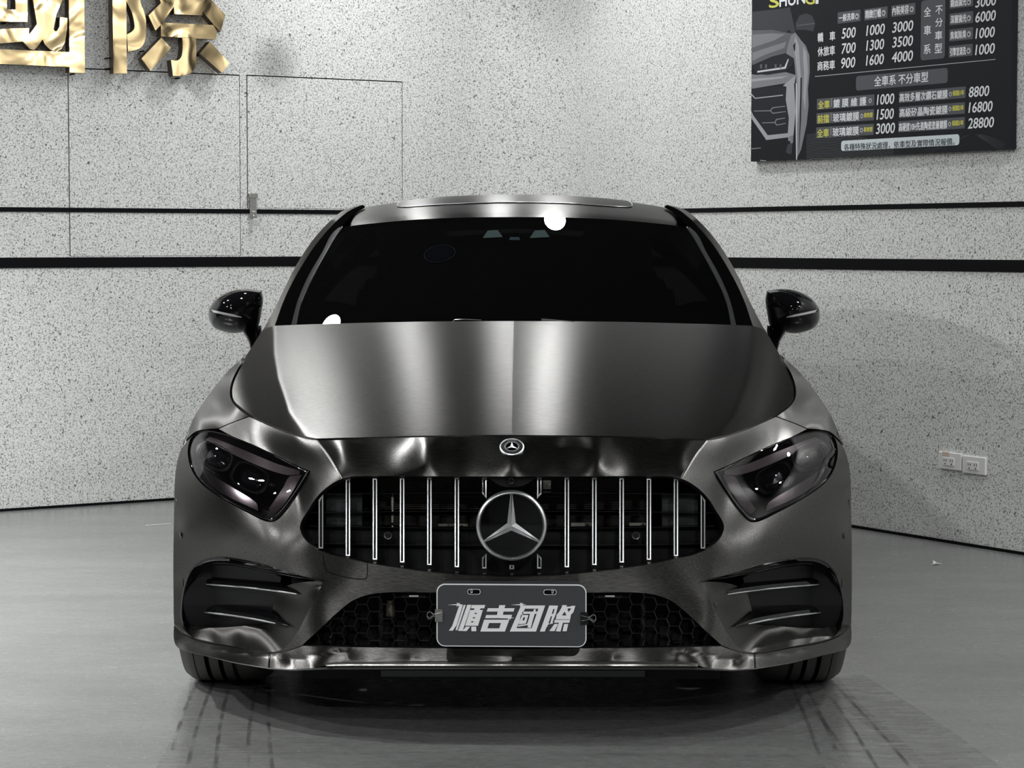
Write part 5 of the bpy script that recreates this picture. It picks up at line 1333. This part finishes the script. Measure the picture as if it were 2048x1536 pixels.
slots = [rr(936, 1179.5, 960, 1188.5, 4.2, 5), rr(1088, 1179.5, 1112, 1188.5, 4.2, 5)]
mb = MB(); al = inn + slots[0] + slots[1]; mb.add([pq(x, y) for x, y in al], tess(inn, slots)); n = len(inn)
o = mb.build('plate_face', plate_mat(), pl)
mb = MB(); al = out + inn; mb.add([pq(x, y, -.0008) for x, y in al], tess(out, [inn]))
mb.grid([[pq(x, y, -.0008) for x, y in out + out[:1]], [pq(x, y, .003) for x, y in out + out[:1]]])
for sl in slots:
    big = [(948 + (x - 948) * 1.08, 1184 + (y - 1184) * 1.2) if x < 1000 else (1100 + (x - 1100) * 1.08, 1184 + (y - 1184) * 1.2) for x, y in sl]
    mb.add([pq(x, y, -.0005) for x, y in big + sl], tess(big, [sl]))
mb.build('plate_border', pbr('bright_border', (.9, .91, .92), .35), pl)
mb = MB()
mb.add([pq(x, y, .0035) for x, y in out], [tuple(range(len(out)))]); mb.build('plate_back', M['black'], pl)
for x in (943, 1105):
    MB().lathe([(0, .004), (.003, .0035), (.005, .001), (.005, -.003)], pq(x, 1183.5, 0), (0, -1, 0), 16).build('plate_screw', M['chrome'], pl, smooth=40)
# characters traced as slanted strokes
Z = 6.206; ZX = 860; ZY = 1160
strokes = [
 [(365, 310), (408, 310), (330, 560), (282, 630), (234, 628), (275, 570)], [(418, 310), (444, 310), (340, 622), (316, 622)], [(462, 308), (515, 308), (405, 632), (348, 632)],
 [(520, 310), (686, 310), (672, 352), (628, 352), (618, 372), (656, 372), (596, 568), (436, 568), (498, 372), (545, 372), (552, 352), (508, 352)],
 [(445, 578), (500, 578), (455, 634), (402, 634)], [(512, 578), (574, 578), (574, 636), (514, 636)],
 [(860, 312), (935, 312), (925, 350), (1050, 350), (1036, 392), (912, 392), (905, 432), (1020, 432), (1005, 474), (684, 474), (698, 434), (830, 434), (840, 392), (702, 392), (718, 350), (850, 350)],
 [(672, 492), (985, 492), (930, 640), (624, 640)],
 [(1130, 316), (1430, 316), (1316, 640), (990, 640)],
 [(1480, 316), (1590, 318), (1560, 430), (1525, 510), (1525, 540), (1470, 550), (1440, 600), (1425, 640), (1364, 640)],
 [(1640, 312), (1700, 312), (1690, 330), (1740, 330), (1760, 320), (1804, 320), (1780, 400), (1750, 430), (1740, 488), (1560, 488), (1572, 430), (1600, 400)],
 [(1548, 494), (1740, 494), (1728, 530), (1540, 530)], [(1600, 530), (1650, 530), (1620, 640), (1560, 636)], [(1545, 545), (1590, 545), (1545, 634), (1480, 634)], [(1665, 545), (1716, 545), (1696, 636), (1645, 636)]]
cuts = {3: [[(556, 408), (582, 408), (578, 422), (552, 422)], [(534, 462), (562, 462), (556, 476), (530, 476)], [(512, 512), (542, 512), (538, 526), (508, 526)]],
        7: [[(735, 534), (880, 534), (860, 600), (712, 600)]],
        8: [[(1178, 356), (1345, 356), (1262, 598), (1074, 598)]],
        9: [[(1530, 360), (1548, 360), (1530, 420), (1512, 420)], [(1500, 450), (1516, 450), (1490, 540), (1470, 540)]],
        10: [[(1672, 392), (1694, 440), (1636, 440)], [(1626, 330), (1636, 336), (1588, 410), (1578, 404)], [(1712, 352), (1752, 352), (1748, 362), (1722, 396), (1706, 372)]]}
inner = [[(1150, 392), (1280, 392), (1290, 362), (1316, 362), (1308, 388), (1330, 392), (1322, 420), (1300, 420), (1270, 520), (1258, 570), (1250, 594), (1210, 590), (1216, 560), (1090, 580), (1095, 562), (1205, 545), (1230, 470), (1240, 420), (1140, 420)],
         [(1130, 434), (1222, 434), (1190, 540), (1100, 552)]]
icut = {1: [[(1160, 462), (1182, 462), (1168, 502), (1146, 502)]]}
mb = MB()
def addp(q, holes=()):
    A2 = list(q) + [p for h_ in holes for p in h_]
    V = [pq(ZX + x / Z, ZY + y / Z - (ZX + x / Z - 1023) * .006, -.0016) for x, y in A2]; mb.add(V, tess(list(q), holes))
for i, q in enumerate(strokes): addp(q, cuts.get(i, ()))
for i, q in enumerate(inner): addp(q, icut.get(i, ()))
for cx, cy in ((350, 305), (1135, 305), (985, 470)):
    star_ = []
    for k, (ang, ln) in enumerate(((0, 60), (30, 16), (60, 34), (90, 14), (120, 40), (150, 18), (178, 135), (205, 16), (240, 36), (270, 14), (300, 34), (330, 16))):
        a = math.radians(ang); star_.append((cx + math.cos(a) * ln, cy + math.sin(a) * ln * .9))
    V = [pq(ZX + x / Z, ZY + y / Z - (ZX + x / Z - 1023) * .006, -.0022) for x, y in star_]; mb.add(V, tess(star_))
mb.build('plate_lettering', pbr('bright_white_print', (.95, .96, .97), .35), pl)

# binder clips holding the plate
def clip(sx, label):
    bx = 872 if sx < 0 else 1174; e = sx; cy = 1232 if sx < 0 else 1236
    r = empty('binder_clip', pq(bx, cy), label=label, cat='clip', group='binder clips on the plate')
    x0 = bx - e * 13; x1 = bx + e * .5; mb = MB()
    for dy, w0 in ((-.004, 0), (.007, 0)):
        mb.add([pq(x0, cy - 12.5, dy), pq(x1, cy - 12.5, dy * 1.0), pq(x1, cy + 12.5, dy), pq(x0, cy + 12.5, dy), pq(x0, cy - 12.5, dy - .0012), pq(x1, cy - 12.5, dy - .0012), pq(x1, cy + 12.5, dy - .0012), pq(x0, cy + 12.5, dy - .0012)],
               [(0, 1, 2, 3), (7, 6, 5, 4), (0, 4, 5, 1), (3, 2, 6, 7), (0, 3, 7, 4), (1, 5, 6, 2)])
    mb.add([pq(x1, cy - 12.5, -.0052), pq(x1 + e * 1.5, cy - 12.5, -.0052), pq(x1 + e * 1.5, cy + 12.5, -.0052), pq(x1, cy + 12.5, -.0052), pq(x1, cy - 12.5, .007), pq(x1 + e * 1.5, cy - 12.5, .007), pq(x1 + e * 1.5, cy + 12.5, .007), pq(x1, cy + 12.5, .007)],
           [(0, 1, 2, 3), (7, 6, 5, 4), (0, 4, 5, 1), (3, 2, 6, 7), (0, 3, 7, 4), (1, 5, 6, 2)])
    mb.build('clip_body', M['steel'] if sx < 0 else M['satin'], r)
    for dy, k, ox in ((-.0085, 1.0, 0), (.011, .8, 2.)):
        pts = [(x0 + e * 1, cy - 6), (x1 + e * 5, cy - 2), (x1 + e * 8, cy - 4 - 1), (x1 + e * 12, cy - 7.5), (x1 + e * 16, cy - 5), (x1 + e * 17.5, cy), (x1 + e * 16, cy + 5), (x1 + e * 12.5, cy + 7.5), (x1 + e * 8, cy + 4), (x1 + e * 5, cy + 2), (x0 + e * 1, cy + 5)]
        pts = [(x, cy + (y - cy) * k - ox) for x, y in pts]
        MB().tube([pq(x, y, dy) for x, y in curve(pts, False, 1.5)], .0010, 6).build('wire_handle', M['chrome'], r, smooth=60)
clip(-1, 'silver binder clip with wire handles gripping the left edge of the show plate')
clip(1, 'black binder clip with wire handles gripping the right edge of the show plate')

# ------------------------------------------------------------------ marks and litter on the floor
def mark_mat(name, col, dens, scale, rough=.5):
    m, nt, b = newmat(name); L = nt.links.new; tc = node(nt, 'ShaderNodeTexCoord')
    mp = node(nt, 'ShaderNodeMapping'); mp.inputs['Scale'].default_value = scale; L(tc.outputs['Object'], mp.inputs[0])
    n = node(nt, 'ShaderNodeTexNoise', i_Scale=1., i_Detail=4.); L(mp.outputs[0], n.inputs['Vector'])
    r = ramp(nt, [(.38, 0.), (.62, dens)]); L(n.outputs[0], r.inputs[0])
    b.inputs['Base Color'].default_value = (*col, 1); b.inputs['Roughness'].default_value = rough; L(r.outputs[0], b.inputs['Alpha'])
    return m
MK = {'light': mark_mat('dusty_tyre_print', (.16, .16, .155), .3, (9, 60, 1), .6), 'dark': mark_mat('rubber_print', (.03, .03, .03), .5, (30, 8, 1), .6), 'tick': mark_mat('rubber_cross_print', (.05, .05, .05), .22, (40, 40, 1), .6)}
def fstrip(c, wd, mat, z=.0008):
    """strip following a centre line given on the ground plane"""
    c = [np.array(p) for p in c]; V = []
    for i, p in enumerate(c):
        t = c[min(i + 1, len(c) - 1)] - c[max(i - 1, 0)]; t = t / np.linalg.norm(t); n_ = np.array([-t[1], t[0], 0]); q = p.copy(); q[2] = z
        V += [q + n_ * wd / 2, q - n_ * wd / 2]
    mb = MB().add(V, [(2 * i, 2 * i + 1, 2 * i + 3, 2 * i + 2) for i in range(len(c) - 1)]); return mb.build('tyre_mark', mat, floor, kind='stuff')
def gpath(pts): return [floor_pt(x, y) for x, y in curve(pts, False, 14)]
Ltr = [[(450, 1352), (445, 1420), (420, 1480), (385, 1560)], [(500, 1352), (515, 1430), (510, 1500), (500, 1560)]]
Rtr = [[(1605, 1352), (1660, 1420), (1735, 1490), (1800, 1560)], [(1660, 1352), (1750, 1410), (1850, 1480), (1950, 1560)]]
for k, q in enumerate(Ltr + Rtr):
    fstrip(gpath(q), .20, MK['light'], .0006 + .0001 * k)
for k, (a, b) in enumerate((((430, 1354), (372, 1545)), ((462, 1354), (430, 1545)), ((515, 1354), (495, 1545)), ((400, 1354), (345, 1500)), ((540, 1354), (545, 1545)), ((1576, 1354), (1650, 1545)), ((1600, 1354), (1672, 1500)), ((1632, 1354), (1760, 1545)), ((1655, 1354), (1830, 1545)), ((1612, 1400), (1700, 1520)))):
    m_ = ((a[0] + b[0]) / 2 + (-6 if k < 5 else 4), (a[1] + b[1]) / 2); fstrip(gpath([a, m_, b]), .010, MK['dark'], .0013 + .00005 * k)
mb = MB(); rnd = random.Random(3)
for a, b, n_ in (((400, 1360), (350, 1530), 30), ((500, 1360), (480, 1530), 30), ((1590, 1360), (1690, 1530), 30), ((1650, 1370), (1800, 1530), 30), ((1700, 1380), (1900, 1530), 22)):
    for i in range(n_):
        t = i / n_; x = a[0] + (b[0] - a[0]) * t; y = a[1] + (b[1] - a[1]) * t; p = floor_pt(x, y); L_ = rnd.uniform(.03, .07); p[2] = .0018
        mb.add([p + (-L_, 0, 0), p + (L_, .008, 0), p + (L_, .011, 0), p + (-L_, .004, 0)], [(0, 1, 2, 3)])
mb.build('tyre_mark', MK['tick'], floor, kind='stuff')
def flake(x, y, pts, col, name, label, cat):
    p = floor_pt(x, y); V = [(p[0] + a, p[1] + b, .0015 + c) for a, b, c in pts]; n = len(V)
    mb = MB().add(V + [(a, b, c + .001) for a, b, c in V], [tuple(range(n))[::-1], tuple(range(n, 2 * n))] + [(i, (i + 1) % n, n + (i + 1) % n, n + i) for i in range(n)])
    mb.build(name, pbr(name + '_paper', col, .8), None, label=label, cat=cat)
flake(1872, 1129, [(-.022, -.02, 0), (.0, -.01, .004), (.024, .0, .002), (.005, .012, .003), (-.002, .05, .008), (-.01, .01, 0)], (.6, .62, .6), 'paper_scrap', 'small pale torn scrap lying on the grey floor right of the car', 'scrap')
flake(318, 1050, [(-.055, -.03, 0), (-.02, -.012, 0), (.05, .03, 0), (.048, .036, 0), (-.02, -.004, 0), (-.055, -.024, 0)], (.7, .72, .7), 'plastic_sliver', 'thin white sliver lying on the floor left of the car near the wall', 'scrap')
